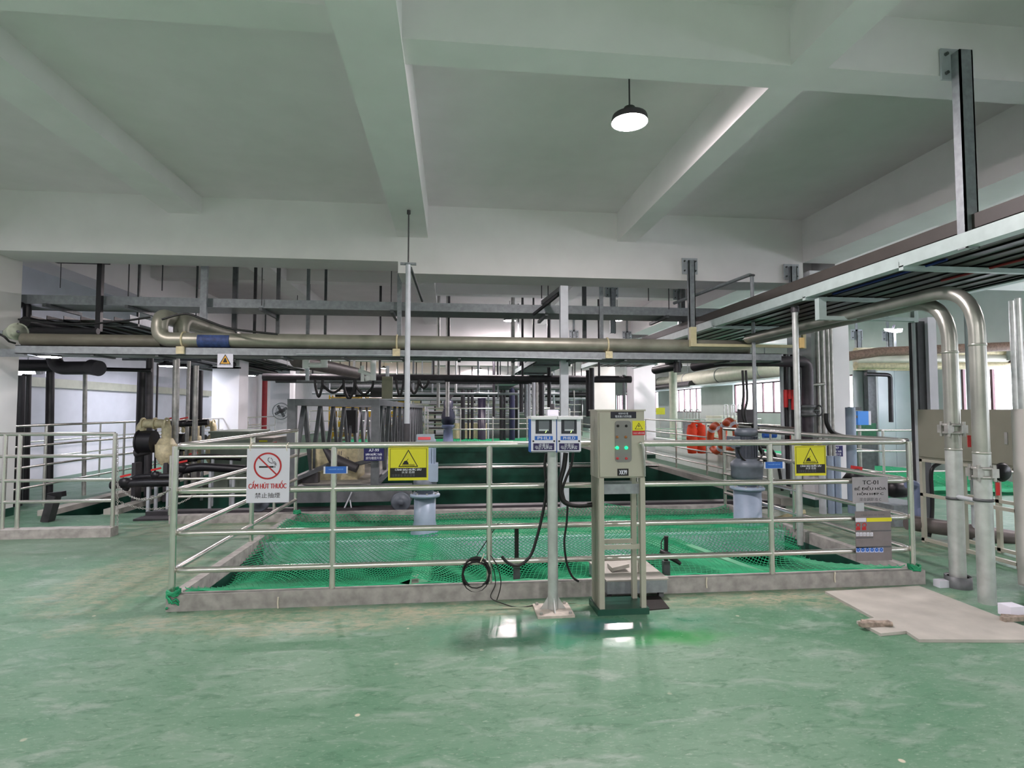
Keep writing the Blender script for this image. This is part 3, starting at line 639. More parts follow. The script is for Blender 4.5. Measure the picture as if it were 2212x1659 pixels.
for (x0, y0, x1, y1, lab) in ((699, 1008, 751, 1023, 'small blue label plate on a railing post just beside the no smoking sign'), (1651, 998, 1695, 1012, 'small blue label plate on a railing post close to the grey mixer gearbox')):
    o = sign_plate('label_plate', lab, 'label plate', x0, y0, x1, y1, SY + .008, signw, group='blue label plates on railing posts')
    a = at(x0 + 3.5, y0, SY); c = at(x1 - 3.5, y1, SY); f = box(a.x, c.x, SY + .006, SY + .0079, c.z + .002, a.z - .0).build('blue_face', bluem, o)
    text('VAN NƯỚC SẠCH 03', (a.x + c.x) / 2, SY + .0055, a.z - .022, (c.x - a.x) * .7, .014, mat('pale blue print', (130, 180, 240)), f)
for (x0, y0, x1, y1, Y, ln, lab) in ((786, 967, 829, 995, 8.75, ('A7-99', 'BƠM NƯỚC THẢI', '調勻槽提升泵'), 'navy blue equipment plate on the steel bridge post just behind the top rail'),
                                     (1786, 963, 1821, 986, 8.35, ('A7-97', 'BƠM NƯỚC THẢI', '調勻池提升泵'), 'navy blue equipment plate beside the yellow sign in front of the white column')):
    o = sign_plate('equipment_plate', lab, 'equipment plate', x0, y0, x1, y1, Y, navy, group='navy equipment plates'); a = at(x0, y0, Y); c = at(x1, y1, Y); w = c.x - a.x; h = a.z - c.z
    for k, s_ in enumerate(ln): text(s_, a.x + w * .5, Y - .002, a.z - h * (.2 + .3 * k), w * (.5 if k == 0 else .8), h * .22, whitep, o)
# grey tank sign and notice board
NY = FY - .045
o = sign_plate('tank_sign', 'brushed steel tank sign with engraved lettering hung on the railing over the notice board', 'sign', 1841, 1031, 1919, 1085, NY, mat('sign steel', (172, 168, 174), .45, .25, 10, .06))
for k, (s_, w) in enumerate((('TC-01', 30), ('BỂ ĐIỀU HÒA', 60), ('HỖN HỢP C', 50), ('混合調節池 C', 42))):
    a = at(1880, 1042 + k * 12.2, NY); text(s_, a.x, NY - .001, a.z, w * NY / 1210 * 1.3, .036 if k < 3 else .03, blackp if k < 3 else greyp, o)
o = sign_plate('notice_board', 'grey steel notice board with coloured pictogram stickers hung low beside the railing corner post', 'sign', 1847, 1105, 1927, 1210, NY, mat('board steel', (138, 130, 132), .5, .3, 12, .08))
a = at(1850, 1086, NY); c = at(1868, 1105, NY); box(a.x, c.x, NY + .006, NY + .01, c.z, a.z).build('hanger_strip', galvl, o)
def stick(x0, y0, x1, y1, m, name='sticker'): return plate(o, x0, y0, x1, y1, NY, m, name, th=.0015)
stick(1872, 1119, 1926, 1126, yellow); w_ = stick(1848, 1119, 1871, 1127, signw); stick(1849, 1139, 1858, 1145, signr); stick(1862, 1139, 1871, 1145, signr)
for k in (0, 1): q = at(1853.5 + 13.5 * k, 1134, NY); ring(o, q.x, NY - .002, q.z, .02, .013, signr, 'ring_symbol', 20)
for k in range(5): s1 = stick(1849 + k * 7.6, 1150, 1855.5 + k * 7.6, 1158, signw); q = at(1852 + k * 7.6, 1154, NY); tri(s1, q.x, NY - .0022, q.z, .02, .018, blackp, .12)
for k in range(6): s1 = stick(1849 + k * 10, 1182, 1858 + k * 10, 1193, mat('pale blue sticker', (196, 208, 250), .5, 0, 4, .03)); q = at(1853.5 + k * 10, 1187.5, NY); ring(s1, q.x, NY - .0022, q.z, .017, .004, bluem, 'round_symbol', 16)
for (yy, xa, xb) in ((1146, 1882, 1925), (1161, 1849, 1886), (1181, 1849, 1925)): stick(xa, yy, xb, yy + 1.2, greyp, 'print_line')
a = at(1885, 1112, NY); text('CẢNH BÁO AN TOÀN', a.x, NY - .001, a.z, .22, .016, greyp, o)
# triangular warning plate under the cable tray
TY = 7.85
o = sign_plate('overhead_sign', 'small white plate with a yellow warning triangle hanging under the long flat tray', 'sign', 470, 764, 503, 794, TY, signw)
q = at(486.5, 776, TY); w = 22 * TY / 1210; disc_poly(o, [(q.x - w / 2, q.z - w * .45), (q.x + w / 2, q.z - w * .45), (q.x, q.z + w * .45)], TY - .001, mat('amber print', (236, 176, 60)), 'triangle_fill'); tri(o, q.x, TY - .002, q.z, w * 1.05, w * .95, blackp, .1)
disc_poly(o, [(q.x - w * .2, q.z - w * .3), (q.x + w * .2, q.z - w * .3), (q.x + w * .05, q.z + w * .12), (q.x - w * .05, q.z + w * .12)], TY - .002, blackp, 'hazard_symbol')
q = at(486.5, 788, TY); text('CẨN THẬN VA ĐẦU', q.x, TY - .001, q.z, .17, .018, greyp, o)

# ================================================================== MIXERS standing on the basin deck
def mixer1():
    q = at(917, 1148, 6.85); x, y = q.x, 6.9; z0 = .05
    t = thing('mixer', 'agitator with a pale blue grey flanged pedestal and a motor carrying a red label', 'mixer', (x, y, z0), 'mixers on the netted basin')
    zf = at(917, 1068, y).z; zt_ = at(917, 1040, y).z
    MB().lathe((x, y, 0), [(.17, z0), (.17, z0 + .02), (.14, z0 + .12), (.13, z0 + .16), (.13, zf - .03), (0, zf - .03)], 28).build('pedestal', bluegrey, t)
    f = MB().lathe((x, y, 0), [(.13, zf - .03), (.178, zf - .025), (.182, zf), (.17, zf + .012), (0, zf + .012)], 28).build('flange', bluegrey, t)
    for k in range(8): a = k * PI / 4 + .2; MB().cyl((x + .155 * math.cos(a), y + .155 * math.sin(a), zf), (x + .155 * math.cos(a), y + .155 * math.sin(a), zf + .03), .012, 6).build('bolt', steel2, f)
    MB().lathe((x, y, 0), [(.1, zf + .01), (.1, zf + .05), (.14, zf + .06), (.14, zt_ + .01), (.11, zt_ + .05)], 20).build('gearbox', mgrey, t)
    zb = at(917, 1035, y).z; zm2 = at(917, 962, y).z
    box(x - .02, x + .155, y - .12, y + .12, zb - .02, zb + .19).build('gear_housing', bluegrey, t)
    b = MB().cyl((x + .02, y, zb + .12), (x + .02, y, zm2), .1, 20)
    for k in range(14): a = k * 2 * PI / 14; b.bar((x + .02 + .105 * math.cos(a), y + .105 * math.sin(a), zb + .2), (x + .02 + .105 * math.cos(a), y + .105 * math.sin(a), zm2 - .03), .008, .02)
    b.build('motor', bluegrey, t)
    m2 = box(x - .1, x + .11, y - .13, y + .06, at(917, 953, y).z, at(917, 938, y).z).build('terminal_box', mat('pale motor grey', (150, 162, 174), .45, 0, 8, .08), t)
    plate(m2, 903, 944, 930, 950, y - .13, mat('red label', (214, 84, 92)), 'red_label')
    MB().lathe((x + .02, y, 0), [(.1, zm2), (.11, zm2 + .06), (.085, zm2 + .1), (0, zm2 + .11)], 20).build('fan_cowl', bluegrey, t)
mixer1()
def mixer2():
    q = at(1607, 1128, 7.2); x, y = q.x, 7.1; z0 = .05
    t = thing('mixer', 'larger agitator with a dark grey geared motor on a blue grey flanged pedestal', 'mixer', (x, y, z0), 'mixers on the netted basin')
    zf = at(1607, 1053, y).z; R = .175
    MB().lathe((x, y, 0), [(.21, z0), (.21, z0 + .02), (R, z0 + .03), (R, zf - .03), (0, zf - .03)], 28).build('pedestal', bluegrey, t)
    f = MB().lathe((x, y, 0), [(R, zf - .03), (.215, zf - .025), (.22, zf), (.2, zf + .015), (0, zf + .015)], 28).build('flange', bluegrey, t)
    for k in range(8): a = k * PI / 4 + .2; MB().cyl((x + .19 * math.cos(a), y + .19 * math.sin(a), zf), (x + .19 * math.cos(a), y + .19 * math.sin(a), zf + .03), .012, 6).build('bolt', steel2, f)
    z1 = at(1607, 1034, y).z; z2 = at(1607, 1000, y).z; z3 = at(1607, 930, y).z
    MB().lathe((x, y, 0), [(.12, zf + .01), (.12, z1 - .02), (.19, z1), (.2, z1 + .05), (.2, z2 - .06), (.205, z2 - .05), (.205, z2), (.17, z2 + .03), (.13, z2 + .06)], 30).build('gearbox', mgrey, t)
    b = MB().cyl((x, y, z2 + .02), (x, y, z3 - .06), .125, 24)
    for k in range(22): a = k * 2 * PI / 22; b.bar((x + .13 * math.cos(a), y + .13 * math.sin(a), z2 + .08), (x + .13 * math.cos(a), y + .13 * math.sin(a), z3 - .08), .008, .022)
    b.build('motor', mat('dark motor grey', (74, 80, 90), .45, .1, 10, .16), t)
    MB().lathe((x, y, 0), [(.125, z3 - .07), (.145, z3 - .06), (.145, z3), (.11, z3 + .03), (0, z3 + .035)], 24).build('fan_cowl', mgrey, t)
    box(x - .24, x - .12, y - .07, y + .07, (z2 + z3) / 2, (z2 + z3) / 2 + .14).build('terminal_box', mgrey, t)
    pts = [(x - .16 + .0 * k, y - .1, 0) for k in range(1)]; pts = []
    for k in range(13): a = PI + PI * k / 12; pts.append((x + .17 * math.cos(a), y - .12, z2 + .18 + .16 * math.sin(a)))
    MB().tube(pts, .012, 8).build('lifting_hoop', rub, t)
mixer2()

# ================================================================== LOOSE CABLES
def cable(label, pts, r, m=rub, n=8, name='cable', smooth=True, cat='cable', group=None):
    pts = [Vector(p) for p in pts]
    if smooth and len(pts) > 2:
        out = []
        P_ = [pts[0]] + pts + [pts[-1]]
        for i in range(1, len(P_) - 2):
            for k in range(6):
                t = k / 6; a, b, c, d = P_[i - 1], P_[i], P_[i + 1], P_[i + 2]
                out.append(.5 * ((2 * b) + (-a + c) * t + (2 * a - 5 * b + 4 * c - d) * t * t + (-a + 3 * b - 3 * c + d) * t ** 3))
        out.append(pts[-1]); pts = out
    o = MB().tube(pts, r, n).build(name, m); return tag(o, label, cat, group)
def cpx(label, pix, Y, r, **k): return cable(label, [at(x, y, Y if not isinstance(Y, list) else Y[i]) for i, (x, y) in enumerate(pix)], r, **k)
cpx('thick black cable hanging from the meter over the pole and curving low across the railing', [(1180, 980), (1177, 1010), (1180, 1060), (1172, 1110), (1160, 1160), (1146, 1200), (1122, 1221), (1098, 1216), (1084, 1202)], 4.45, .012)
cpx('second black cable close to the pole looping down under the meter pair', [(1186, 980), (1184, 1030), (1177, 1050), (1183, 1085), (1186, 1120)], 4.41, .009)
cpx('thick black conduit from the meters bending across to the control cabinet stand', [(1222, 978), (1218, 1010), (1209, 1045), (1213, 1075), (1226, 1088), (1250, 1092), (1284, 1090)], 4.42, .02)
cpx('black cable hanging under the outer meter joining the conduit bundle', [(1238, 978), (1234, 1005), (1222, 1035), (1215, 1060), (1222, 1088)], 4.46, .011)
cpx('thin black cable dropping from the conduit to the kerb between pole and cabinet', [(1226, 1092), (1224, 1130), (1219, 1170), (1224, 1215), (1236, 1245), (1250, 1256)], 4.5, .009)
cy_ = 4.655; c = at(1030, 1240, cy_); pts = []
rnd = random.Random(3)
for k in range(8 * 16):
    a = k * 2 * PI / 16; R = .115 + .012 * math.sin(k * .37); pts.append((c.x + R * math.cos(a) * .95, cy_ - .012 + .012 * math.sin(k * .11), c.z + R * 1.05 * math.sin(a) + .01 * math.sin(k * .05)))
cable('coil of black cable hanging from the lowest rail beside the meter post', pts, .0055, smooth=False, name='cable_coil', cat='cable coil')
cpx('thin black cable tail looping from the coil down over the kerb onto the floor', [(1052, 1200), (1066, 1230), (1070, 1262), (1060, 1290), (1084, 1303), (1120, 1312), (1160, 1306)], [4.66, 4.64, 4.62, 4.6, 4.5, 4.45, 4.45], .004)
cpx('thin black cable tail swinging beside the coil', [(1060, 1200), (1075, 1225), (1082, 1262), (1072, 1300)], 4.63, .004)
cpx('thin black wire running slanted from the third rail to the coil', [(1076, 1131), (1050, 1170), (1030, 1200)], 4.66, .004, smooth=False)
cable('short white cable tie end on the coil', [at(1038, 1214, 4.63), at(1046, 1196, 4.62)], .005, m=rope, name='cable_tie', cat='cable tie', smooth=False)
for (x, y0, y1, lab) in ((601, 1290, 1315, 'pale cord stub tied round the kerb under the no smoking sign'), (1527, 1247, 1270, 'pale cord bow tied round the kerb beside the control cabinet'), (1804, 1235, 1258, 'pale cord stub tied round the kerb under the second yellow sign')):
    cpx(lab, [(x, y0), (x - 1, (y0 + y1) / 2), (x, y1)], 4.625, .006, m=rope, name='cord', cat='cord')
# black probes with cables standing at the basin edge
for (px, yt, yb, lab) in ((1116, 1132, 1260, 'black sensor stick with grey sleeve standing at the basin edge beside the meter post'), (1439, 1158, 1250, 'short black sensor stick with a hanging plug at the basin edge beside the cable box')):
    p = at(px, yt, 4.9); q = at(px, yb, 4.9); t = thing('sensor_stick', lab, 'sensor', (q.x, 4.9, q.z), 'sensors at the basin edge')
    zm_ = q.z + (p.z - q.z) * (.3 if px < 1200 else .42)
    MB().tube([(q.x, 4.9, zm_), (p.x, 4.9, p.z - .01), (p.x, 4.9, p.z)], [.019, .019, .022], 12).build('probe_tube', rub, t)
    box(q.x - .028, q.x + .028, 4.875, 4.925, q.z - .02, zm_).build('sleeve', galvd, t)
    if px > 1200:
        MB().tube([at(1427, 1190, 4.85), at(1445, 1200, 4.8), at(1470, 1218, 4.78)], [.02, .03, .016], 10).build('plug', rub, t)
        MB().tube(fillet([at(1436, 1160, 4.86), at(1428, 1170, 4.86), at(1429, 1190, 4.86)], .05), .005, 6).build('lead', rub, t)
o = sign_plate('wood_block', 'pale ribbed block under the net hem at the front kerb', 'block', 889, 1250, 903, 1272, 4.82, concl, th=.12)

# ================================================================== TWIN PIPES RISING FROM THE FLOOR
def big_pipe(X, Yb, zh, r, Yend, ytop_end, label, zb=0., m=pipeg):
    t = thing('process_pipe', label, 'pipe', (X, Yb, 0), 'twin floor pipes')
    pts = fillet([(X, Yb, 1.2), (X, Yb, zh), (X, Yend, zh)], .42, 10)
    MB().tube(pts, r, 24).build('upper_pipe', m, t)
    MB().cyl((X, Yb, zb), (X, Yb, 1.2), r * 1.04, 24).build('riser', pipel, t)
    for z in (zh - .5, 1.2): MB().lathe((X, Yb, 0), [(r * 1.01, z - .01), (r * 1.07, z - .008), (r * 1.07, z + .008), (r * 1.01, z + .01)], 24).build('seam_band', m, t)
    return t
X1, Y1_ = 4.42, 4.53; X2, Y2_ = 4.28, 4.13
A = big_pipe(X1, Y1_, 2.56, .06, 7.9, 0, 'shiny grey process pipe rising from a ringed floor sleeve, the inner of two')
B = big_pipe(X2, Y2_, 2.58, .058, 7.7, 0, 'shiny grey process pipe rising straight from the floor, closer to the switch cabinets')
MB().lathe((X1, Y1_, 0), [(.1, 0), (.1, .1), (.094, .1), (.08, .09)], 24).build('floor_sleeve', galvd, A)
def clamp(par, X, Y, z, r, s=1):
    b = MB()
    b.torus((X, Y, z), r * 1.08, .014, 'z', 24, 6); b.torus((X, Y, z + .07), r * 1.08, .014, 'z', 24, 6)
    for a in (.4, 2.2, 3.6, 5.2):
        b.cyl((X + r * 1.35 * math.cos(a), Y + r * 1.35 * math.sin(a), z - .03), (X + r * 1.35 * math.cos(a), Y + r * 1.35 * math.sin(a), z + .1), .013, 8)
        b.box(X + r * 1.25 * math.cos(a) - .03, X + r * 1.25 * math.cos(a) + .03, Y + r * 1.25 * math.sin(a) - .02, Y + r * 1.25 * math.sin(a) + .02, z, z + .07)
    b.build('flange_coupling', steel2, par)
clamp(A, X1, Y1_, at(2070, 935, Y1_).z, .06); clamp(B, X2, Y2_, at(2130, 1030, Y2_).z, .058)
for (par, X, Y, yy) in ((A, X1, Y1_, 1075), (B, X2, Y2_, 1080)):
    z = at(2100, yy, Y).z; MB().lathe((X, Y, 0), [(.06, z - .012), (.068, z - .012), (.068, z + .012), (.06, z + .012)], 24).build('pipe_strap', galvd, par)
MB().cyl((X1, Y1_, at(2070, 1072, Y1_).z), (X2, Y2_ + .0, at(2130, 1085, Y2_).z), .02, 8).build('strap_link', galvl, A)
for (x, y, Y, lab) in ((2094, 952, 4.8, 'red tag hanging on the coupling of the inner floor pipe'), (2156, 1055, 4.35, 'red tag hanging on the coupling of the outer floor pipe')):
    p = at(x, y, Y); tag(box(p.x - .018, p.x + .018, Y, Y + .003, p.z - .06, p.z + .05).build('valve_tag', redm), lab, 'tag')
# butterfly valve wheel and small flow meter next to the outer pipe
p = at(2165, 1020, 4.75); t = thing('valve_handwheel', 'black valve with a steel stem beside the outer floor pipe', 'valve', tuple(p))
MB().lathe((p.x, p.y, p.z), [(0, -.03), (.07, -.025), (.09, 0), (.07, .025), (0, .03)], 20, 'y').build('valve_body', blk, t); MB().cyl((p.x, p.y, p.z), (p.x + .35, p.y + .05, p.z - .01), .014, 8).build('stem', steel2, t)

# ================================================================== OVERHEAD: RIGHT CABLE RACK
RZk = 2.80; RX0, RX1 = 3.88, 5.5; RYa, RYb = .4, 16.5
t = thing('cable_rack', 'wide suspended cable rack running lengthwise with a pale steel angle along its edge', 'cable rack', (RX0, RYa, RZk))
MB().box(RX0, RX0 + .012, RYa, RYb, RZk - .0, RZk + .1).box(RX0, RX0 + .1, RYa, RYb, RZk - .012, RZk).build('edge_angle', palesteel, t)
MB().box(RX1 - .012, RX1, RYa, RYb, RZk, RZk + .13).box(RX1 - .1, RX1, RYa, RYb, RZk - .012, RZk).build('edge_angle', palesteel, t)
MB().box(RX0 + .05, RX0 + .07, RYa, RYb, RZk + .11, RZk + .235).box(RX0 + .05, RX0 + .3, RYa, RYb, RZk + .11, RZk + .125).build('tray_side', mat('soot grey steel', (62, 58, 54)), t)
for k, y in enumerate((2.2, 4.4, 5.75, 7.9, 10.1, 12.3, 14.5)): MB().box(RX0, RX1, y, y + .05, RZk - .04, RZk).box(RX0, RX1, y + .045, y + .05, RZk, RZk + .04).build('cross_member', palesteel, t)
for k in range(8):
    x = RX0 + .1 + k * .19; m = blk if k % 2 else mat('soot grey steel', (62, 58, 54), .55, .2, 10, .2)
    MB().box(x, x + .17, RYa, RYb - .5, RZk + .01, RZk + .02).box(x, x + .008, RYa, RYb - .5, RZk + .0, RZk + .1).box(x + .162, x + .17, RYa, RYb - .5, RZk + .01, RZk + .1).build('cable_tray', m, t)
for (x, y0, y1, m, lab) in ((RX0 + .26, 4.2, 5.6, mat('dark blue cable', (34, 54, 120)), 'dark blue cable lying in the suspended rack'), (RX0 + .88, 3.4, 4.9, mat('dark red cable', (140, 44, 44)), 'dark red cable lying in the suspended rack')):
    cable(lab, [(x - .04, y0, RZk + .0), (x - .05, (y0 + y1) / 2, RZk - .004), (x - .04, y1, RZk)], .012, m)
def hanger(px, ptop, pbot, Y, ztop, label, w=.1, plate_=True, group='rack hangers bolted to the beams', m=galv, cat='hanger'):
    p = at(px, pbot, Y); t = thing('rack_hanger', label, cat, (p.x, Y, p.z), group)
    x = p.x; b = MB().box(x - w / 2, x + w / 2, Y, Y + .012, p.z, ztop).box(x - w / 2, x - w / 2 + .012, Y, Y + w * .7, p.z, ztop).box(x + w / 2 - .012, x + w / 2, Y, Y + w * .7, p.z, ztop)
    b.build('channel', m, t)
    if Y > 10: box(x - w / 4, x + w / 4, Y + w * .7, Y + w * .9, ztop, SLAB).build('upper_channel', m, t)
    if plate_:
        f = MB().box(x - w * 1.25, x + w * 1.25, Y + w * .7, Y + w * .7 + .015, ztop - .2, ztop + .05).build('wall_plate', galvl, t)
        for sx in (-1, 1):
            for zz in (-.15, .0): MB().cyl((x + sx * w * .9, Y + w * .7 - .02, ztop + zz), (x + sx * w * .9, Y + w * .7, ztop + zz), .014, 6).build('bolt', galvd, f)
    return t
p = at(2080, 100, 3.83)
hanger(2103, 100, 535, 3.8, 4.33, 'large steel channel hanger bolted high on the cross rib, holding the rack edge', w=.11)
hanger(1497, 560, 745, 8.3, at(1495, 562, 8.3).z, 'steel channel hanger bolted to the main beam where the two cable runs meet')
hanger(1718, 570, 690, 8.3, at(1718, 575, 8.3).z, 'short steel channel hanger bolted to the main beam beside the column corner')
hanger(1472, 625, 700, 12.45, at(1472, 628, 12.45).z, 'farther channel hanger seen behind the long cable tray', w=.12)
hanger(1325, 622, 720, 12.45, at(1322, 622, 12.45).z, 'channel hanger with bolted plate between the square post and the two-tray crossing', w=.12)
hanger(1241, 716, 760, 17.0, at(1241, 716, 17.).z, 'small distant channel hanger just beside the square post', w=.12)
hanger(1357, 718, 770, 17.0, at(1357, 718, 17.).z, 'small distant channel hanger above the white column', w=.12)
# pale drop brackets carrying the curved pipes
def dropb(X, Y, zt, zb_, x1, label, m, group='pale drop brackets under the rack'):
    t = thing('drop_bracket', label, 'bracket', (X, Y, zb_), group)
    box(X, X + .085, Y, Y + .07, zb_, zt).build('upright', m, t); box(X + .085, x1, Y, Y + .05, zb_, zb_ + .04).build('arm', m, t)
    box(x1, x1 + .05, Y, Y + .05, zb_ - .01, zb_ + .2).build('end_upright', m, t)
q = at(1770, 690, 5.6); dropb(q.x, 5.6, RZk - .045, q.z, 5.05, 'pale bracket dropping from the rack edge to carry the shiny curved pipes', palesteel)
yb_ = mat('cream painted steel', (202, 194, 156), .5, .1, 8, .1); q = at(1493, 748, 7.75); dropb(q.x, 7.75, RZk - .05, q.z, at(1735, 748, 7.75).x, 'cream L-shaped bracket under the rack where the pipes turn', yb_)
# ------------------------------------------------------------------ transverse pipes and their long support tray
PY = 7.95; PZ = 2.49; PR = .1
xe = at(1470, 741, PY).x
t = thing('transverse_pipe', 'long shiny pipe crossing the hall under the beam with its elbow outermost', 'pipe', (-4, PY, PZ), 'long pipes crossing the hall')
xl = at(345, 700, PY).x
MB().tube(fillet([(4.4, PY, PZ), (xl, PY, PZ), (xl, PY, PZ + .33), (xl, PY + 3.4, PZ + .36)], .3, 8), PR, 22).build('pipe_run', mat('crossing pipe steel', (150, 149, 136), .42, .5, 5, .18), t)
for px in (398, 858, 1311):
    x = at(px, 745, PY).x; MB().torus((x, PY, PZ), PR + .006, .012, 'x', 20, 6).box(x - .05, x + .05, PY - .12, PY + .1, PZ - PR - .1, PZ - PR).build('pipe_clamp', mat('cream rusted steel', (206, 196, 160)), t)
x0 = at(432, 741, PY).x; x1 = at(500, 741, PY).x
MB().tube([(x0, PY - .01, PZ - .01), (x1, PY - .01, PZ - .01)], PR * 1.0, 22).build('blue_tape', mat('faded blue tape', (50, 70, 120), .6, 0, 20, .4), t)
xl2 = at(392, 700, PY + .34).x
t2 = thing('transverse_pipe', 'second shiny pipe crossing behind the first with its elbow set further in', 'pipe', (-3, PY + .34, PZ), 'long pipes crossing the hall')
MB().tube(fillet([(4.6, PY + .34, PZ), (xl2, PY + .34, PZ), (xl2, PY + .34, PZ + .33), (xl2, PY + 3.6, PZ + .36)], .3, 8), PR, 22).build('pipe_run', mat('crossing pipe steel', (150, 149, 136)), t2)
TZ = 2.385; TX0 = at(38, 750, 7.9).x
t = thing('cable_tray', 'long flat galvanised tray crossing the hall under the shiny pipes', 'cable tray', (-7, 7.9, TZ), 'long cable trays crossing the hall')
MB().box(TX0, 4.9, 7.86, 7.87, TZ - .11, TZ - .0).box(TX0, 4.9, 7.86, 7.93, TZ - .008, TZ).box(TX0, 4.9, 7.86, 7.9, TZ - .11, TZ - .102).build('front_rail', galv, t)
MB().box(-6.38, 4.9, 8.36, 8.37, TZ - .11, TZ).build('rear_rail', galv, t)
MB().box(TX0, 4.9, 7.9, 8.36, TZ - .105, TZ - .09).build('tray_bottom', mat('tray underside steel', (140, 142, 144), .5, .3, 12, .15), t)
for k in range(14): x = TX0 + .1 + k * .8; box(x, x + .04, 7.87, 8.36, TZ - .13, TZ - .105).build('rung', galvd, t)
cpx('thin white cable running on top of the long flat tray', [(640, 765), (900, 768), (1300, 776)], 7.84, .006, m=galvl)
# upper transverse tray behind the main beam
UZ = at(700, 668, 9.25).z
t = thing('cable_tray', 'upper galvanised cable tray crossing the hall behind the main concrete beam', 'cable tray', (-7, 9.25, UZ), 'long cable trays crossing the hall')
xr = 4.9
MB().box(-7.2, xr, 9.25, 9.262, UZ, UZ + .14).build('front_rail', galv, t); MB().box(-7.2, xr, 9.85, 9.862, UZ, UZ + .14).build('rear_rail', galv, t)
MB().box(-7.2, xr, 9.262, 9.85, UZ, UZ + .012).build('tray_bottom', mat('tray underside steel', (140, 142, 144)), t)
for k in range(6):
    px = (277, 565, 847, 1180, 1440, 100)[k]; x = at(px, 660, 9.2).x
    MB().bar((x, 9.15, UZ - .03), (x + .0, 10.0, UZ - .03), .05, .05).build('support_angle', galvd, t)
# rods and struts hanging down from beam and slab
def strut(px, y0, y1, Y, w, m, label, cat='hanger rod', grp='thin struts hanging behind the main beam', zt=None, name='hanger_rod'):
    a = at(px, y0, Y); c = at(px, y1, Y); zt = zt or a.z; b = MB()
    if w < .035: b.cyl((c.x, Y, c.z), (c.x, Y, zt), w / 2, 8)
    else: b.box(c.x - w / 2, c.x + w / 2, Y, Y + w * .6, c.z, zt)
    return tag(b.build(name, m), label, cat, grp)
for (px, y0, y1, Y, w, m, lab) in (
    (130, 566, 622, 9.4, .012, dkgrey, 'thin rod nearest the grey column, holding the upper tray'), (277, 566, 640, 9.2, .018, dkgrey, 'thin rod right of the black post, holding the upper tray'),
    (350, 568, 628, 9.6, .018, dkgrey, 'thin rod between the black post and the first square hanger'), (437, 572, 722, 9.1, .095, galv, 'galvanised square hanger passing in front of the upper tray above the pipe elbows'),
    (505, 572, 720, 10., .08, galvd, 'darker square hanger beside the galvanised one above the shiny pipe'), (549, 588, 722, 10.8, .05, dkgrey, 'slotted channel strut beside the darker square hanger'),
    (565, 570, 660, 9.2, .014, dkgrey, 'thin rod above the slotted channel strut'), (599, 575, 722, 9.9, .06, galvd, 'dark angled strut ending on the shiny pipe'),
    (664, 600, 722, 11.6, .06, galv, 'pale strut above the square steel bridge frame'), (702, 672, 724, 11.6, .05, galvd, 'short slotted strut above the steel bridge frame'),
    (845, 586, 652, 9.2, .016, dkgrey, 'thin rod just before the white conduit'), (862, 590, 728, 9.15, .07, galv, 'galvanised hanger just beside the white conduit, ending on the shiny pipe'),
    (1170, 612, 645, 9.3, .016, dkgrey, 'thin rod in front of the square post'), (1184, 612, 660, 9.2, .018, dkgrey, 'second thin rod in front of the square post'),
    (1263, 614, 735, 10., .075, galvd, 'dark square hanger just past the square post'), (1300, 614, 735, 9.1, .06, galv, 'galvanised hanger in front of the bolted channel hanger'),
    (1401, 618, 650, 9.2, .016, dkgrey, 'thin rod midway between square post and bolted hanger'), (1445, 618, 668, 9.2, .018, dkgrey, 'thin rod close to the bolted channel hanger'),
    (1477, 680, 720, 10., .07, galvd, 'dark hanger stub just behind the bolted channel hanger')):
    strut(px, y0, y1, Y, w, m, lab, zt=SLAB if Y > 9.02 else None)
# black hanging frame post near the column
t = thing('hanging_post', 'black T-shaped post hanging below the beam near the grey column', 'hanger', tuple(at(215, 720, 9.1)))
a = at(215, 568, 9.1); c = at(215, 715, 9.1); box(a.x - .035, a.x + .035, 9.1, 9.17, c.z, a.z).build('post', blk, t); box(at(115, 568, 9.1).x, at(230, 568, 9.1).x, 9.05, 9.2, a.z - .0, a.z + .05).build('head_plate', blk, t)
# white conduit from rib to basin
q = at(883, 456, 7.2); Y = 7.2
t = thing('conduit_pole', 'tall white conduit pole hanging from a thin rod under the concrete rib', 'pole', (q.x, Y, q.z))
zc = at(882, 570, Y).z; zb_ = at(877, 915, Y).z; zl = at(877, 1000, Y).z
MB().cyl((q.x, Y, zc), (q.x, Y, q.z + .01), .009, 8).cyl((q.x, Y, q.z - .04), (q.x, Y, q.z + .01), .024, 8).build('top_rod', dkgrey, t)
MB().cyl((q.x, Y, zb_), (q.x, Y, zc), .034, 14).build('conduit', galvl, t); MB().cyl((q.x, Y, zl), (q.x, Y, zb_), .04, 12).build('lower_sleeve', dkgrey, t)
MB().torus((q.x, Y, zc), .035, .012, 'z', 16, 6).bar((q.x - .1, Y, zc), (q.x + .1, Y, zc), .03, .03).build('clamp', galv, t)
MB().cyl((q.x + .03, Y, zc - .05), tuple(at(912, 650, 8.3)), .02, 8).build('brace', galvd, t)
# square post behind the meters with its bracket arm
Y = 8.15; a = at(1219, 620, Y); c = at(1230, 1090, Y)
t = thing('square_post', 'square pale grey steel post standing on the rear kerb with a bracket on top', 'post', (a.x, Y, .1))
box(a.x - .058, a.x + .058, Y, Y + .1, .11, a.z + .02).build('post', galvl, t)
p2 = at(1170, 690, 9.9); MB().bar((a.x, Y + .05, a.z), (a.x - .12, 9.3, a.z - .02), .09, .07).build('arm', galvd, t); MB().bar((a.x - .03, Y + .3, a.z - .05), (a.x - .3, 9.25, UZ - .02), .04, .04).build('brace', dkgrey, t)
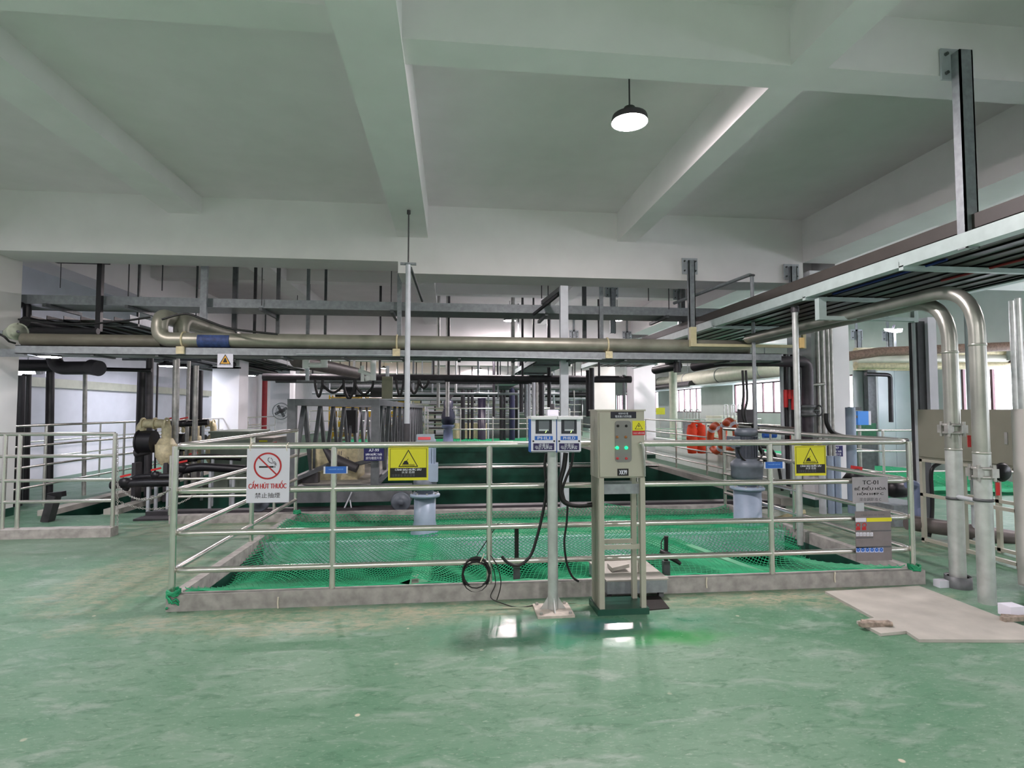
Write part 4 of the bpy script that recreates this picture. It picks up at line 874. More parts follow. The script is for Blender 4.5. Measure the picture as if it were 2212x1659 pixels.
# handle-shaped lamp pole and the pole in front of the white column
Y = 7.6; a = at(1624, 592, Y)
t = thing('lamp_pole', 'thin zinc pole with an arm slanting back under the beam, standing behind the dark mixer', 'pole', (a.x, Y, .05))
MB().tube(fillet([(a.x + .02, Y, .05), (a.x, Y, a.z), tuple(at(1456, 655, 9.2))], .06, 4), .026, 12).build('pole', galv, t); MB().torus((a.x, Y, a.z - .02), .032, .014, 'z', 12, 6).build('elbow_fitting', galvd, t)
a = atz(1729, 1177, 0); t = thing('support_pole', 'zinc pole standing on the floor in front of the vertical pipe bundle', 'pole', (a.x, a.y, 0))
zt_ = at(1735, 675, a.y).z; MB().cyl((a.x, a.y, 0), (a.x, a.y, zt_), .034, 14).build('pole', pipel, t); MB().cyl((a.x, a.y, zt_), (a.x, a.y, 2.76), .045, 10).build('pole_head', dkgrey, t)
box(a.x + .03, a.x + .09, a.y - .03, a.y + .05, at(1735, 752, a.y).z, at(1735, 730, a.y).z).build('bracket', mat('tan bracket', (206, 176, 116)), t)
# dark big pipe turning down near the column, and the black end pipe
Y = 8.25
pts = [at(1500, 792, 9.4), at(1530, 786, 9.0), at(1560, 780, 8.5), at(1660, 780, Y), at(1744, 782, Y), at(1746, 1000, Y)]
tag(MB().tube(fillet(pts, .12, 6), .085, 16).build('drain_pipe', mat('dark purple grey pipe', (62, 56, 64), .45, 0, 8, .2)), 'dark grey drain pipe turning down beside the white column', 'pipe')
t = thing('drain_stub', 'short black pipe end with a square cap hanging under the pipes', 'pipe', tuple(at(1463, 790, 8.)))
p = at(1463, 790, 8.0); MB().cyl((p.x, 8., p.z + .1), (p.x, 8., p.z - .1), .055, 14).build('stub', blk, t); MB().tube([(p.x, 7.98, p.z), (p.x, 8.9, p.z)], .07, 14).build('branch', blk, t)
# brown-grey lengthwise pipe under the trays on the truss side
tag(MB().tube([at(640, 778, 9.), at(770, 806, 11.5)], .11, 16).build('slanting_pipe', mat('brown grey pipe', (96, 88, 86), .5, .1, 8, .2)), 'brown grey pipe slanting back under the trays over the steel bridge', 'pipe')
cpx('long thin black cable sagging from the pipe elbows along the shiny pipe', [(350, 690), (400, 678), (440, 690), (500, 710), (600, 722)], 7.6, .014)
cpx('thin black cable crossing behind the grey column toward the pipe elbows', [(40, 690), (150, 700), (250, 695), (325, 685)], 8.2, .014)

# ================================================================== LEFT SIDE: elbow pipes, drain pipes, speaker
LZ = 3.02; lx1 = atz(178, 667, LZ).x
t = thing('cable_rack', 'dark cable rack running lengthwise high beside the grey column under the upper tray', 'cable rack', (lx1, 9.9, LZ))
MB().box(lx1 - .012, lx1, 9.95, 22, LZ, LZ + .12).build('edge_angle', galv, t)
for k in range(6): MB().box(lx1 - .25 - k * .26, lx1 - .03 - k * .26, 9.95, 22, LZ + .01, LZ + .02).box(lx1 - .25 - k * .26, lx1 - .24 - k * .26, 9.95, 22, LZ - .02, LZ + .08).build('tray', blk if k % 2 else mat('soot grey steel', (62, 58, 54)), t)
for k in range(6): MB().box(lx1 - 1.6, lx1, 10.2 + 2.2 * k, 10.25 + 2.2 * k, LZ - .04, LZ).box(lx1 - .03, lx1, 10.2 + 2.2 * k, 10.24 + 2.2 * k, LZ, SLAB).build('cross_member', galvd, t)
LZ = 2.86; lx2 = -6.1
t = thing('cable_rack', 'lower dark pipe rack behind the elbows of the shiny pipes', 'cable rack', (lx2, 9., LZ))
for k in range(5): MB().tube([(lx2 - .2 - k * .34, 9.0 + .2 * (k % 2), LZ), (lx2 - .2 - k * .34, 21, LZ)], (.08, .05, .1, .06, .08)[k], 12).build('rack_pipe', blk if k % 2 == 0 else dkgrey, t)
for k in range(5): box(lx2 - 1.8, lx2, 9.2 + 2.6 * k, 9.25 + 2.6 * k, LZ - .12, LZ - .07).build('cross_member', galvd, t)
a_ = at(59, 655, 9.3); tag(MB().tube(fillet([at(36, 658, 9.3), a_, at(58, 745, 9.3)], .08), .055, 12).build('drain_pipe', blk), 'black pipe bending down from behind the grey column above the horn speaker', 'pipe')
tag(MB().tube([at(70, 714, 9.), at(212, 716, 9.)], .05, 12).build('drain_pipe', blk), 'slim black pipe lying low between the bending pipe and the T-shaped post', 'pipe')
tag(MB().tube([(TX0, 7.99, 2.47), (at(350, 750, 7.99).x, 7.99, 2.47)], .085, 16).build('tray_pipe', mat('khaki grey pipe', (98, 96, 84), .55, .1, 8, .15)), 'khaki grey pipe lying on the long flat tray beside the grey column', 'pipe')
p0 = at(96, 760, 10.); 
t = thing('drain_elbow', 'fat black elbow pipe with a collared end near the grey column', 'pipe', tuple(at(105, 790, 9.6)))
MB().tube(fillet([(at(115, 740, 9.6).x, 9.6, LZ), at(115, 740, 9.6), at(118, 795, 9.6), at(215, 795, 9.3)], .28, 8), .105, 20).build('elbow', blk, t)
MB().tube([at(196, 793, 9.35), at(214, 796, 9.28)], .12, 20).build('collar', blk, t)
tag(MB().tube([(-8.99, 10.2, at(36, 789, 10.2).z), at(120, 790, 10.2)], .1, 18).build('drain_pipe', blk), 'fat black horizontal drain pipe emerging from behind the grey column', 'pipe')
tag(MB().tube([at(200, 797, 10.6), at(328, 800, 10.6)], .035, 12).build('drain_pipe', blk), 'slim black horizontal pipe leading to the tall black riser', 'pipe')
for (px0, y0, px1, y1, Y, w, m, lab) in (
    (41, 812, 35, 1050, 9.9, .09, blk, 'thick black drain riser just beside the grey column'), (58, 808, 54, 1045, 10.3, .065, blk, 'black drain riser second from the grey column'),
    (109, 790, 107, 1030, 10.3, .06, blk, 'black drain riser standing alone against the white wall'), (184, 797, 183, 1010, 11., .035, steel2, 'thin steel riser against the white wall'),
    (312, 800, 306, 970, 11.5, .15, blk, 'fat black riser at the wall near the pump manifold'), (324, 774, 322, 970, 10.8, .06, dkgrey, 'dark grey riser in front of the fat black one'),
    (341, 785, 338, 900, 12.5, .02, dkgrey, 'thin rod riser behind the pump manifold'), (381, 775, 379, 960, 10.5, .055, steel2, 'steel riser rising through the pump manifold under the lamps'),
    (408, 780, 405, 905, 12., .035, steel2, 'steel riser just past the lamp pair'), (424, 790, 421, 950, 10.8, .045, steel2, 'bent-top steel riser near the white column'),
    (418, 795, 416, 900, 14., .1, blk, 'black riser behind the bent-top steel riser'), (434, 800, 433, 900, 14., .05, blk, 'slim black riser closest to the white column')):
    a = at(px0, y0, Y); c = at(px1, y1, Y); tag(MB().cyl((c.x, Y, 0), (a.x, Y, a.z), w, 12).build('riser_pipe', m), lab, 'pipe', 'vertical pipes in front of the white wall') if w < .12 else tag(MB().cyl((c.x, Y, 0), (a.x, Y, a.z), w * .75, 12).build('riser_pipe', m), lab, 'pipe', 'vertical pipes in front of the white wall')
tag(box(-8.98, -8.9, 9.5, 22, 2.05, 2.25).build('wall_duct', duct), 'pale horizontal duct on the white wall', 'duct')
t = thing('tube_lamp', 'white fluorescent batten seen under the fat black drain pipe', 'lamp', tuple(at(65, 804, 11.)))
MB().tube([at(38, 806, 11.), at(80, 803, 11.)], .035, 10).build('tube', litl, t); MB().cyl(tuple(at(60, 804, 11.)), tuple(Vector((at(60, 804, 11.).x, 11., LZ))), .01, 6).build('hanging_wire', galv, t); MB().tube([at(80, 803, 11.), at(90, 803, 11.)], .05, 10).build('end_cap', white, t)
# loudspeaker on the column
Y = 8.15; q = at(36, 717, Y); t = thing('horn_speaker', 'pale horn loudspeaker fixed on the grey column with its cable', 'loudspeaker', tuple(q))
d = Vector((.75, -.6, 0)).normalized(); o_ = Vector(q) + Vector((.0, .0, .0)); b = MB()
b.tube([o_ - d * .34, o_ - d * .2, o_ - d * .05, o_ + d * .03], [.06, .085, .1, .115], 20, cap=True); b.build('horn_body', mat('pale grey green plastic', (176, 184, 164), .5, 0, 6, .05), t)
MB().tube([o_ + d * .03, o_ + d * .05, o_ + d * .05, o_ + d * .035], [.118, .118, .1, .02], 20, cap=False).build('horn_rim', mat('pale grey green plastic', (176, 184, 164)), t); MB().tube([o_ + d * .02, o_ + d * .07], [.035, .012], 12).build('horn_core', greyp, t)
box(at(0, 700, 8.38).x - .1, at(22, 700, 8.38).x, 8.25, 8.4, q.z - .03, q.z + .03).build('bracket', galv, t)
MB().tube([at(0, 722, 8.2), at(10, 728, 8.2), at(20, 738, 8.25), at(34, 742, 8.3)], .014, 6).build('speaker_cable', rub, t)

# chains at the end of railing F1
def chain(label, p, q, sag, n=34):
    p = Vector(p); q = Vector(q); b = MB(); L_ = .012
    for i in range(n):
        t0 = i / n; t1 = (i + 1) / n; A_ = p.lerp(q, t0); B_ = p.lerp(q, t1); A_.z -= sag * 4 * t0 * (1 - t0); B_.z -= sag * 4 * t1 * (1 - t1)
        d = (B_ - A_) * 1.25; c = (A_ + B_) / 2; u = Vector((0, 0, 1)) if i % 2 else d.cross(Vector((0, 0, 1)))
        if abs(d.normalized().z) > .9: u = Vector((1, 0, 0)) if i % 2 else Vector((0, 1, 0))
        u = (u - d * (u.dot(d) / d.length_squared)).normalized() * .011
        pts = [c + d * .5 * math.cos(k * PI / 4) + u * math.sin(k * PI / 4) for k in range(9)]; b.tube(pts, .0035, 4, False)
    return tag(b.build('chain', steel2), label, 'chain', 'steel barrier chains')
e1 = at(251, 1045, 7.5); e1b = at(250, 1080, 7.5)
chain('upper steel barrier chain sagging from the railing end toward the netted basin', e1, at(376, 1050, FY + 1.), .16, 46)
chain('lower steel barrier chain sagging from the railing end toward the netted basin', e1b, at(416, 1072, 8.1), .14, 46)
chain('steel chain hanging straight down along the railing end post', at(254, 945, 7.45), at(254, 1136, 7.45), 0, 40)
# paddle switch box in front of the channel
q = at(118, 1070, 8.5); t = thing('float_bracket', 'dark steel bracket leaning at the edge of the narrow channel', 'bracket', (q.x, 8.5, 0))
MB().bar((q.x - .08, 8.5, .0), (q.x, 8.5, q.z), .14, .1).build('stand', dkgrey, t); MB().bar((q.x - .07, 8.5, q.z), (q.x + .12, 8.5, q.z + .02), .07, .1, (0, 1, 0)).build('head', blk, t)

# ------------------------------------------------------------------ pumps and manifold
def pump(px, Y, label, s=1.):
    c = at(px, 950, Y); x = c.x; t = thing('diaphragm_pump', label, 'pump', (x, Y, .2), 'cream and black pumps by the channel')
    b = MB(); zt_ = at(px, 915, Y).z; zb = at(px, 1005, Y).z
    b.tube(fillet([(x + .16 * s, Y, zb), (x + .16 * s, Y, zt_), (x - .25 * s, Y, zt_), (x - .25 * s, Y, zt_ - .2)], .1, 6), .075 * s, 14)
    b.lathe((x + .16 * s, Y, 0), [(.09 * s, zb + .02), (.16 * s, zb + .15), (.17 * s, (zb + zt_) / 2), (.15 * s, zt_ - .35), (.1 * s, zt_ - .25)], 18); b.build('valve_column', rustm, t)
    MB().tube([(x - .25 * s, Y - .02, (zb + zt_) / 2 + .05), (x - .02 * s, Y - .02, (zb + zt_) / 2 + .05)], .19 * s, 20).torus((x - .25 * s, Y - .02, (zb + zt_) / 2 + .05), .19 * s, .02, 'x', 20, 6).build('diaphragm_cover', blk, t)
    MB().tube([(x - .33 * s, Y, zb + .2), (x - .1 * s, Y, zb + .26)], .07 * s, 12).build('air_valve', dkgrey, t)
    for k in range(3): MB().torus((x - .22 * s + .19 * s * k, Y, zt_), .09 * s, .018 * s, 'x', 14, 6).build('clamp_band', rustm, t)
    for dx in (-.3, .2): box(x + dx * s - .03, x + dx * s + .03, Y - .1, Y + .1, 0, zb + .05).build('foot', dkgrey, t)
    return t
pump(338, 10.2, 'large cream and black diaphragm pump standing by the channel railing')
pump(404, 12.2, 'cream and black diaphragm pump behind the steel riser'); pump(446, 13.4, 'cream and black diaphragm pump nearest the white column', .9); pump(385, 13.9, 'black and cream diaphragm pump with a red handle behind the others', .8)
def manifold(pix, Y, r, label, handles, zoff=0):
    t = thing('pipe_manifold', label, 'pipe', tuple(at(*pix[0], Y)), 'black plastic pipes with red handles')
    MB().tube(fillet([at(x, y, Y + k * 0) for k, (x, y) in enumerate(pix)], .15, 4), r, 12).build('pipe', blk, t)
    for (x, y) in handles:
        q = at(x, y, Y); MB().lathe((q.x, Y, q.z - .09), [(r * 1.3, -.05), (r * 1.6, 0), (r * 1.3, .05), (.02, .06)], 12).build('valve_body', blk, t)
        MB().bar((q.x - .07, Y - .02, q.z - .01), (q.x + .06, Y + .02, q.z + .02), .045, .03).build('valve_handle', redm, t)
    for f in (.25, .75):
        a = at(pix[-2][0] * (1 - f) + pix[-1][0] * f, pix[-2][1] * (1 - f) + pix[-1][1] * f, Y); box(a.x - .02, a.x + .02, Y - .02, Y + .02, -.2, a.z).build('pipe_leg', galvl, t)
    return t
manifold([(240, 1048), (300, 1044), (385, 1042)], 9.3, .06, 'lowest black pipe of the manifold, its blunt end near the chain post', [(272, 1028)])
manifold([(270, 1058), (285, 1032), (320, 1030), (392, 1028)], 9.6, .05, 'black manifold pipe bent down at its end with a red handle over it', [(338, 1014)])
manifold([(390, 1016), (430, 1008), (530, 1014)], 10., .07, 'black manifold pipe with a white union in front of the grey tank', [(395, 998)])
manifold([(380, 1000), (440, 985), (520, 990)], 10.8, .05, 'upper black manifold pipe beneath the low grey-green tank', [(418, 980)])
manifold([(372, 915), (408, 915), (450, 912)], 11.5, .06, 'black manifold pipe at pump height with two red handles', [(365, 905), (398, 904)])
manifold([(560, 990), (600, 985), (640, 975)], 11., .05, 'black pipe with a red handle behind the no smoking sign', [(590, 958)])
for (x0, y0, x1, y1, Y, dp, m, nm, lab, txt) in ((455, 932, 536, 1002, 11.4, 1.2, mat('grey green tank', (128, 140, 128), .5, .05, 6, .1), 'dosing_tank', 'low grey green tank marked 17-17 behind the railing corner', '17-17'),
                                   (541, 946, 588, 1000, 11.8, 1., mat('warm grey tank', (150, 146, 138), .5, .05, 6, .1), 'dosing_tank', 'smaller warm grey tank with a yellow sticker beside the marked one', None)):
    a = at(x0, y0, Y); c = at(x1, y1, Y); t = thing(nm, lab, 'tank', (a.x, Y, 0)); b_ = box(a.x, c.x, Y, Y + dp, .02, a.z - .04).build('tank_body', m, t); box(a.x - .03, c.x + .03, Y - .03, Y + dp, a.z - .04, a.z).build('tank_lid', m, t)
    if txt: q = at((x0 + x1) / 2, y0 + 14, Y); text(txt, q.x, Y - .003, q.z, .28, .09, greyp, b_)
    else: q = at(572, 952, Y); box(q.x - .1, q.x + .06, Y - .034, Y - .03, q.z - .02, q.z + .01).build('sticker', yellow, t)

# ================================================================== TRUSS BRIDGE (travelling scraper) over the open basin
GY = 8.95; GY1 = 23.
gx0 = at(632, 860, GY).x; gx1 = at(812, 860, GY).x; gzt = at(700, 862, GY).z; gzb = at(700, 1083, GY).z; gzm = at(700, 1048, GY).z
G = thing('truss_bridge', 'long grey steel truss bridge on wheels spanning the open green basin', 'truss bridge', (gx0, GY, gzb))
def beam(x0, x1, y0, y1, z0, z1, name='beam', m=gant, par=G): return box(x0, x1, y0, y1, z0, z1).build(name, m, par)
beam(at(560, 1060, GY).x, at(890, 1060, GY).x, GY - .12, GY + .1, gzb + .0, gzm + .0, 'end_carriage')
for x in (gx0, gx1):
    beam(x - .06, x + .06, GY + .061, GY1, gzt - .1, gzt, 'top_chord'); beam(x - .06, x + .06, GY + .061, GY1, gzm - .02, gzm + .1, 'bottom_chord')
    beam(x - .06, x + .06, GY - .06, GY + .06, gzm, gzt, 'post')
    n = 12; st = (GY1 - GY - .1) / n
    for k in range(n):
        ya = GY + .1 + k * st
        MB().bar((x, ya, gzm + .1), (x, ya + st / 2, gzt - .1), .09, .06, (1, 0, 0)).build('diagonal', gant, G)
        MB().bar((x, ya + st / 2, gzt - .1), (x, ya + st, gzm + .1), .09, .06, (1, 0, 0)).build('diagonal', gant, G)
beam(gx0 + .061, gx1 - .061, GY - .055, GY + .05, gzt - .1, gzt - .001, 'cross_beam')
beam(gx0, gx1, GY + .1, GY1, gzm - .03, gzm + .0, 'deck', concl)
MB().bar((gx0 + .05, GY, gzm + .1), (gx0 + .6, GY + .6, gzm + .32), .07, .06).build('knee_brace', gant, G); MB().bar((gx1 - .02, GY, gzm + .38), (gx1 - .6, GY + .8, gzm + .2), .07, .06).build('knee_brace', gant, G); MB().bar((gx1 + .02, GY, gzm + .05), (gx1 + .45, GY + .5, gzm + .4), .06, .06).build('knee_brace', gant, G)
for px in (560, 866):
    q = at(px, 1088, GY - .2); b = MB().lathe((q.x, GY - .2, q.z + .03), [(0, -.05), (.05, -.05), (.05, -.035), (.13, -.035), (.15, -.03), (.15, .03), (0, .03)], 26, 'y'); b.build('wheel', mgrey, G)
    box(q.x - .1, q.x + .1, GY - .16, GY - .12, q.z, gzb + .03).build('axle_box', gant, G)
MB().tube([at(760, 1063, GY - .15), at(740, 1106, GY - .2)], .012, 8).tube([at(756, 1080, GY - .15), at(760, 1104, GY - .2)], .01, 8).build('brake_linkage', galvl, G)
# things on the bridge deck
a = at(674, 962, 9.6); c = at(772, 1016, 9.6); t = thing('machine_cabinet', 'cream machine cabinet marked T7-11 standing on the bridge deck', 'cabinet', (a.x, 9.6, c.z))
b_ = box(a.x, c.x, 9.6, 10.4, gzm, a.z).build('cabinet_body', rustm, t); q = at(727, 979, 9.6); text('T7-11', q.x, 9.595, q.z, .16, .07, greyp, b_); q = at(745, 991, 9.6); text('CH 2', q.x, 9.595, q.z, .13, .06, greyp, b_)
MB().box(a.x + .02, a.x + .06, 9.585, 9.6, gzm, a.z).build('rib', galvd, t)
tag(MB().tube([at(700, 968, 9.3), at(718, 990, 9.3), at(772, 1012, 9.25)], [.03, .09, .07], 12).build('chute_pipe', dkgrey), 'dark tapering pipe lying in front of the cream machine cabinet', 'pipe')
tag(box(at(674, 1, 9.3).x, at(706, 1, 9.3).x, 9.2, 9.35, gzm, gzm + .16).build('motor_box', dkgrey), 'dark box at the foot of the cream machine cabinet on the bridge', 'box')
# hanging festoon with control box over the bridge
q = at(836, 835, 9.4); t = thing('hanging_box', 'olive hanging control box over the truss bridge', 'box', tuple(q)); a = at(825, 813, 9.4); c = at(847, 861, 9.4)
box(a.x, c.x, 9.4, 9.5, c.z, a.z).build('box_body', rustm if 0 else mat('olive box', (134, 132, 112), .5, .1, 8, .1), t); MB().cyl((q.x, 9.45, a.z), (q.x, 9.45, at(836, 790, 9.4).z), .03, 8).build('hanger_tube', galvl, t)
tag(MB().box(at(655, 1, 10).x, at(965, 1, 10).x, 10., 10.08, at(1, 822, 10).z, at(1, 817, 10).z).build('festoon_rail', galvd), 'thin festoon rail carrying looped black cables over the truss bridge', 'rail')
for k, (x0, x1, yb, lab) in enumerate(((680, 697, 857, 'short'), (697, 742, 848, 'widest'), (742, 766, 862, 'tangled'), (768, 806, 852, 'wide'), (856, 872, 855, 'narrow'), (884, 905, 850, 'round'), (905, 926, 838, 'shallow'))):
    cpx('%s loop of black cable hanging from the festoon rail, %s from the steel post' % (lab, 'first second third fourth fifth sixth seventh'.split()[k]), [(x0, 820), (x0 + 2, (820 + yb) / 2), ((x0 + x1) / 2, yb), (x1 - 2, (820 + yb) / 2), (x1, 820)], 10., .022, group='looped festoon cables')
for (x0, y0, x1, y1, Y, lab) in ((742, 836, 770, 852, 10.4, 'black junction box among the festoon loops beside the olive box'), (800, 838, 826, 858, 10.6, 'black junction box close to the olive hanging box'), (744, 886, 768, 936, 14., 'black upright device standing beyond the bridge truss')):
    a = at(x0, y0, Y); c = at(x1, y1, Y); tag(box(a.x, c.x, Y, Y + .3, c.z, a.z).build('junction_box', blk), lab, 'box')
# white plastic piping hanging under the tray
wp = mat('white plastic pipe', (240, 240, 240), .35, 0, 5, .03)
t = thing('white_pipework', 'short white plastic pipe tee hanging beneath the flat tray over the steel bridge', 'pipe', tuple(at(685, 788, 8.8)))
Y = 8.8; MB().tube([at(661, 789, Y), at(702, 789, Y)], .04, 12).build('pipe', wp, t); MB().tube([at(661, 778, Y), at(661, 796, Y)], .055, 12).build('tee', wp, t); MB().tube([at(700, 775, Y), at(700, 794, Y)], .055, 12).build('tee', wp, t); MB().tube([at(664, 796, Y), at(664, 822, Y)], .03, 10).build('drop_pipe', galvl, t)
t = thing('white_pipework', 'branched white plastic pipework beneath the flat tray beside the festoon cables', 'pipe', tuple(at(790, 800, 9.)))
Y = 9.; MB().tube([at(775, 800, Y), at(802, 810, Y)], .035, 12).build('pipe', wp, t); MB().tube([at(806, 776, Y), at(806, 822, Y)], .045, 12).build('riser', wp, t); MB().tube([at(783, 790, Y), at(783, 824, Y)], .028, 12).build('riser', wp, t); MB().tube([at(794, 812, Y), at(796, 822, Y)], .05, 12).build('cap', wp, t)

# ================================================================== THE GREEN BASIN: pipe bars across, grey dosing pump, barrel
for (z, r, m, lab) in ((at(1, 1021, 14).z, .045, steel, 'pale bar crossing the open green basin beneath its rim'),):
    tag(MB().tube([(-.4, 14, z), (5.3, 14, z)], r, 10).build('cross_bar', m), lab, 'pipe')
struct('basin_wall', box(-.6, 5.3, 16.2, 16.45, -3.4, -.02), dgreen)
tag(MB().tube([(-1.5, 10.2, -.45), (5.28, 10.2, -.45)], .1, 12).build('cross_bar', mat('rusty brown pipe', (84, 62, 54), .6, 0, 18, .35)), 'rust brown pipe crossing the open green basin close to its front edge', 'pipe')
DY = 24.5; p = at(968, 950, DY); t = thing('dosing_mixer', 'blue grey motor on a stand at the far basin corner beyond the railing', 'motor', (p.x, DY, .14))
MB().lathe((p.x, DY, 0), [(.26, .14), (.22, .2), (.2, .75), (.28, .78), (.28, .9)], 18).build('stand', bluev, t); MB().lathe((p.x, DY, 0), [(.22, .9), (.3, 1.), (.3, 1.3), (.2, 1.6), (.22, 1.9), (.1, 2.), (0, 2.)], 18).build('motor', mat('dark blue motor', (44, 48, 66), .4, 0, 8, .15), t)
MB().bar((p.x - .02, DY, 1.95), (p.x + .35, DY, 2.4), .12, .12).build('bracket', dkgrey, t)
p = at(1046, 872, 24.); tag(MB().lathe((p.x, 26, 0), [(.0, 2.1), (.19, 2.1), (.19, 0)], 18).build('black_tank', mat('black tank', (34, 30, 48), .4, 0, 6, .1)), 'tall black tank standing among railings at the far end of the basin', 'tank')

# ================================================================== RIGHT SIDE: rescue gear, wall duct, pipe bundle, cabinets
t = thing('lifebuoy', 'orange lifebuoy hanging on the railing along the green basin', 'lifebuoy', tuple(at(1558, 950, 11.9)), 'orange lifebuoys on the railing')
c = Vector((5.55, 11.3, .95)); b = MB(); b.torus((c.x, c.y, c.z), .27, .075, 'x', 28, 12); b.build('ring', orange, t)
b = MB()
for k in range(4):
    a = PI / 4 + k * PI / 2; b.tube([(c.x, c.y + .27 * math.cos(a - .15), c.z + .27 * math.sin(a - .15)), (c.x, c.y + .27 * math.cos(a + .15), c.z + .27 * math.sin(a + .15))], .08, 12, False)
b.build('reflective_band', signw, t); b = MB().torus((c.x, c.y, c.z), .34, .012, 'x', 24, 6).build('grab_rope', rope, t)
MB().tube([(5.6, 11.3, 1.26), (5.56, 11.3, 1.22)], .02, 6).build('strap', orange, t)
t2 = dup(t, (-.02, -.62, .1), 'second orange lifebuoy hanging a little higher beside the first, closer to the mixer motor')
t = thing('life_vest', 'bright orange red life vest hanging on the railing beside the lifebuoys', 'life vest', tuple(at(1505, 945, 13.)))
c = at(1505, 948, 13.2)
for s_ in (-1, 1):
    MB().lathe((c.x + s_ * .12, c.y, c.z), [(.0, -.36), (.1, -.35), (.125, -.2), (.13, 0), (.12, .2), (.09, .34), (0, .36)], 14).build('panel', vest, t)
MB().torus((c.x, c.y, c.z + .3), .11, .05, 'y', 16, 8).build('collar', vest, t); MB().tube([(c.x - .24, c.y - .13, c.z - .1), (c.x + .24, c.y - .13, c.z - .1)], .015, 8).build('strap', blk, t)
MB().box(c.x - .04, c.x + .5, c.y, c.y + .04, c.z + .3, c.z + .33).build('hanging_hook', blk, t)
q = at(1495, 920, 14.); tag(box(q.x - .2, q.x + .12, 14, 14.12, q.z - .25, q.z + .12).build('grey_board', galv), 'grey board behind the life vest on the railing', 'board')
# ventilation duct along the right wall with hangers
t = thing('ventilation_duct', 'thick pale insulated duct on brackets running along the window wall', 'duct', (11.3, 20, 3.2), None)
MB().tube([(11.2, 17.5, 2.98), (11.2, 34, 2.98)], .3, 20).build('duct_run', duct, t); MB().tube([(10.9, 24.5, 2.72), (10.9, 34, 2.72)], .16, 16).build('small_duct', dkgrey, t)
for y in (19, 22.3, 25.6, 29, 32): MB().torus((11.2, y, 2.98), .305, .02, 'y', 20, 6).build('strap', galv, t); 
for y in (19, 25.6, 32): MB().cyl((11.2, y, 3.28), (11.2, y, SLAB), .02, 6).build('hanger', galv, t)
MB().box(10.8, 11.6, 17.5, 34, 2.58, 2.64).build('tray', palesteel, t)
# vertical pipe bundle at the white column
for k, (px, w, m, lab) in enumerate(((1766, .028, steel2, 'first'), (1777, .026, steel2, 'second'), (1788, .026, steel2, 'third'), (1796, .022, steel2, 'fourth'))):
    a = at(px, 700, 8.3); tag(MB().cyl((a.x, 8.32, .15), (a.x, 8.32, 3.7), w * 1.15, 12).build('column_conduit', m), '%s steel conduit running up the white column, counted from the pipe bundle' % lab, 'conduit', 'steel conduits on the white column')
t = thing('conduit_strap', 'horizontal strap fixing the conduits to the white column', 'strap', tuple(at(1775, 833, 8.26)))
MB().tube([at(1735, 834, 8.26), at(1782, 829, 8.26)], .02, 8).build('strap_bar', steel2, t)
for k, (px, w, m, lab) in enumerate(((1688, .03, galvl, 'pale'), (1696, .035, blk, 'black'), (1703, .03, galv, 'grey'), (1710, .03, blk, 'black'), (1717, .03, galvl, 'pale'), (1724, .03, blk, 'black'))):
    Y = 8.5 + .03 * k; a = at(px, 790, Y); tag(MB().cyl((a.x, Y, .3), (a.x, Y, 2.45), w, 10).build('riser_pipe', m), '%s riser pipe of the bundle under the drain pipe, number %s from the mixer' % (lab, 'one two three four five six'.split()[k]), 'pipe', 'riser bundle beside the white column')
for (px, y0, y1, m, lab) in ((1697, 842, 880, redm, 'red band on the black riser next to the pale one'), (1705, 842, 862, redm, 'short red band on the grey riser'), (1713, 842, 885, redm, 'long red band on the middle black riser'), (1723, 842, 874, bluem, 'blue band on the last black riser'), (1711, 935, 958, redm, 'red valve lever low on the riser bundle')):
    Y = 8.46; a = at(px, y0, Y); c = at(px, y1, Y); tag(MB().cyl((a.x, Y, c.z), (a.x, Y, a.z), .034, 10).build('pipe_band', m), lab, 'pipe band')
q = at(1746, 887, 8.2); t = thing('gate_valve', 'grey flanged gate valve on the dark pipe beside the white column', 'valve', tuple(q))
MB().lathe((q.x, 8.25, q.z), [(.1, -.09), (.14, -.08), (.14, -.05), (.1, -.03), (.1, .03), (.14, .05), (.14, .08), (.1, .09)], 18).build('valve_body', galvd, t); MB().torus((q.x + .18, 8.2, q.z), .08, .012, 'x', 16, 6).cyl((q.x + .08, 8.2, q.z), (q.x + .18, 8.2, q.z), .015, 8).build('handwheel', galvd, t)
for k, (px, lab) in enumerate(((1775, 'first'), (1793, 'second'), (1808, 'third'), (1840, 'fourth'))):
    Y = 7.9; a = at(px, 1000, Y)
    tag(MB().cyl((a.x, Y, 0), (a.x, Y, at(px, 985 if k < 3 else 880, Y).z), .05 if k < 3 else .07, 12).build('stand_pipe', bluegrey if k else galvl), '%s pale stand pipe in front of the white column base, counted from the zinc pole' % lab, 'pipe', 'stand pipes at the column base')
p = at(1848, 900, 7.9); tag(MB().bar((p.x - .1, 7.9, p.z + .12), (p.x + .08, 7.9, p.z + .12), .06, .05).bar((p.x - .1, 7.9, p.z), (p.x + .02, 7.9, p.z), .04, .04).build('pipe_bracket', galvd), 'grey bracket arms on the tallest stand pipe', 'bracket')
cpx('thick black hose drooping from the steel conduit along the column base', [(1785, 893), (1787, 915), (1800, 935), (1830, 945), (1870, 946), (1960, 952)], 7.7, .035)
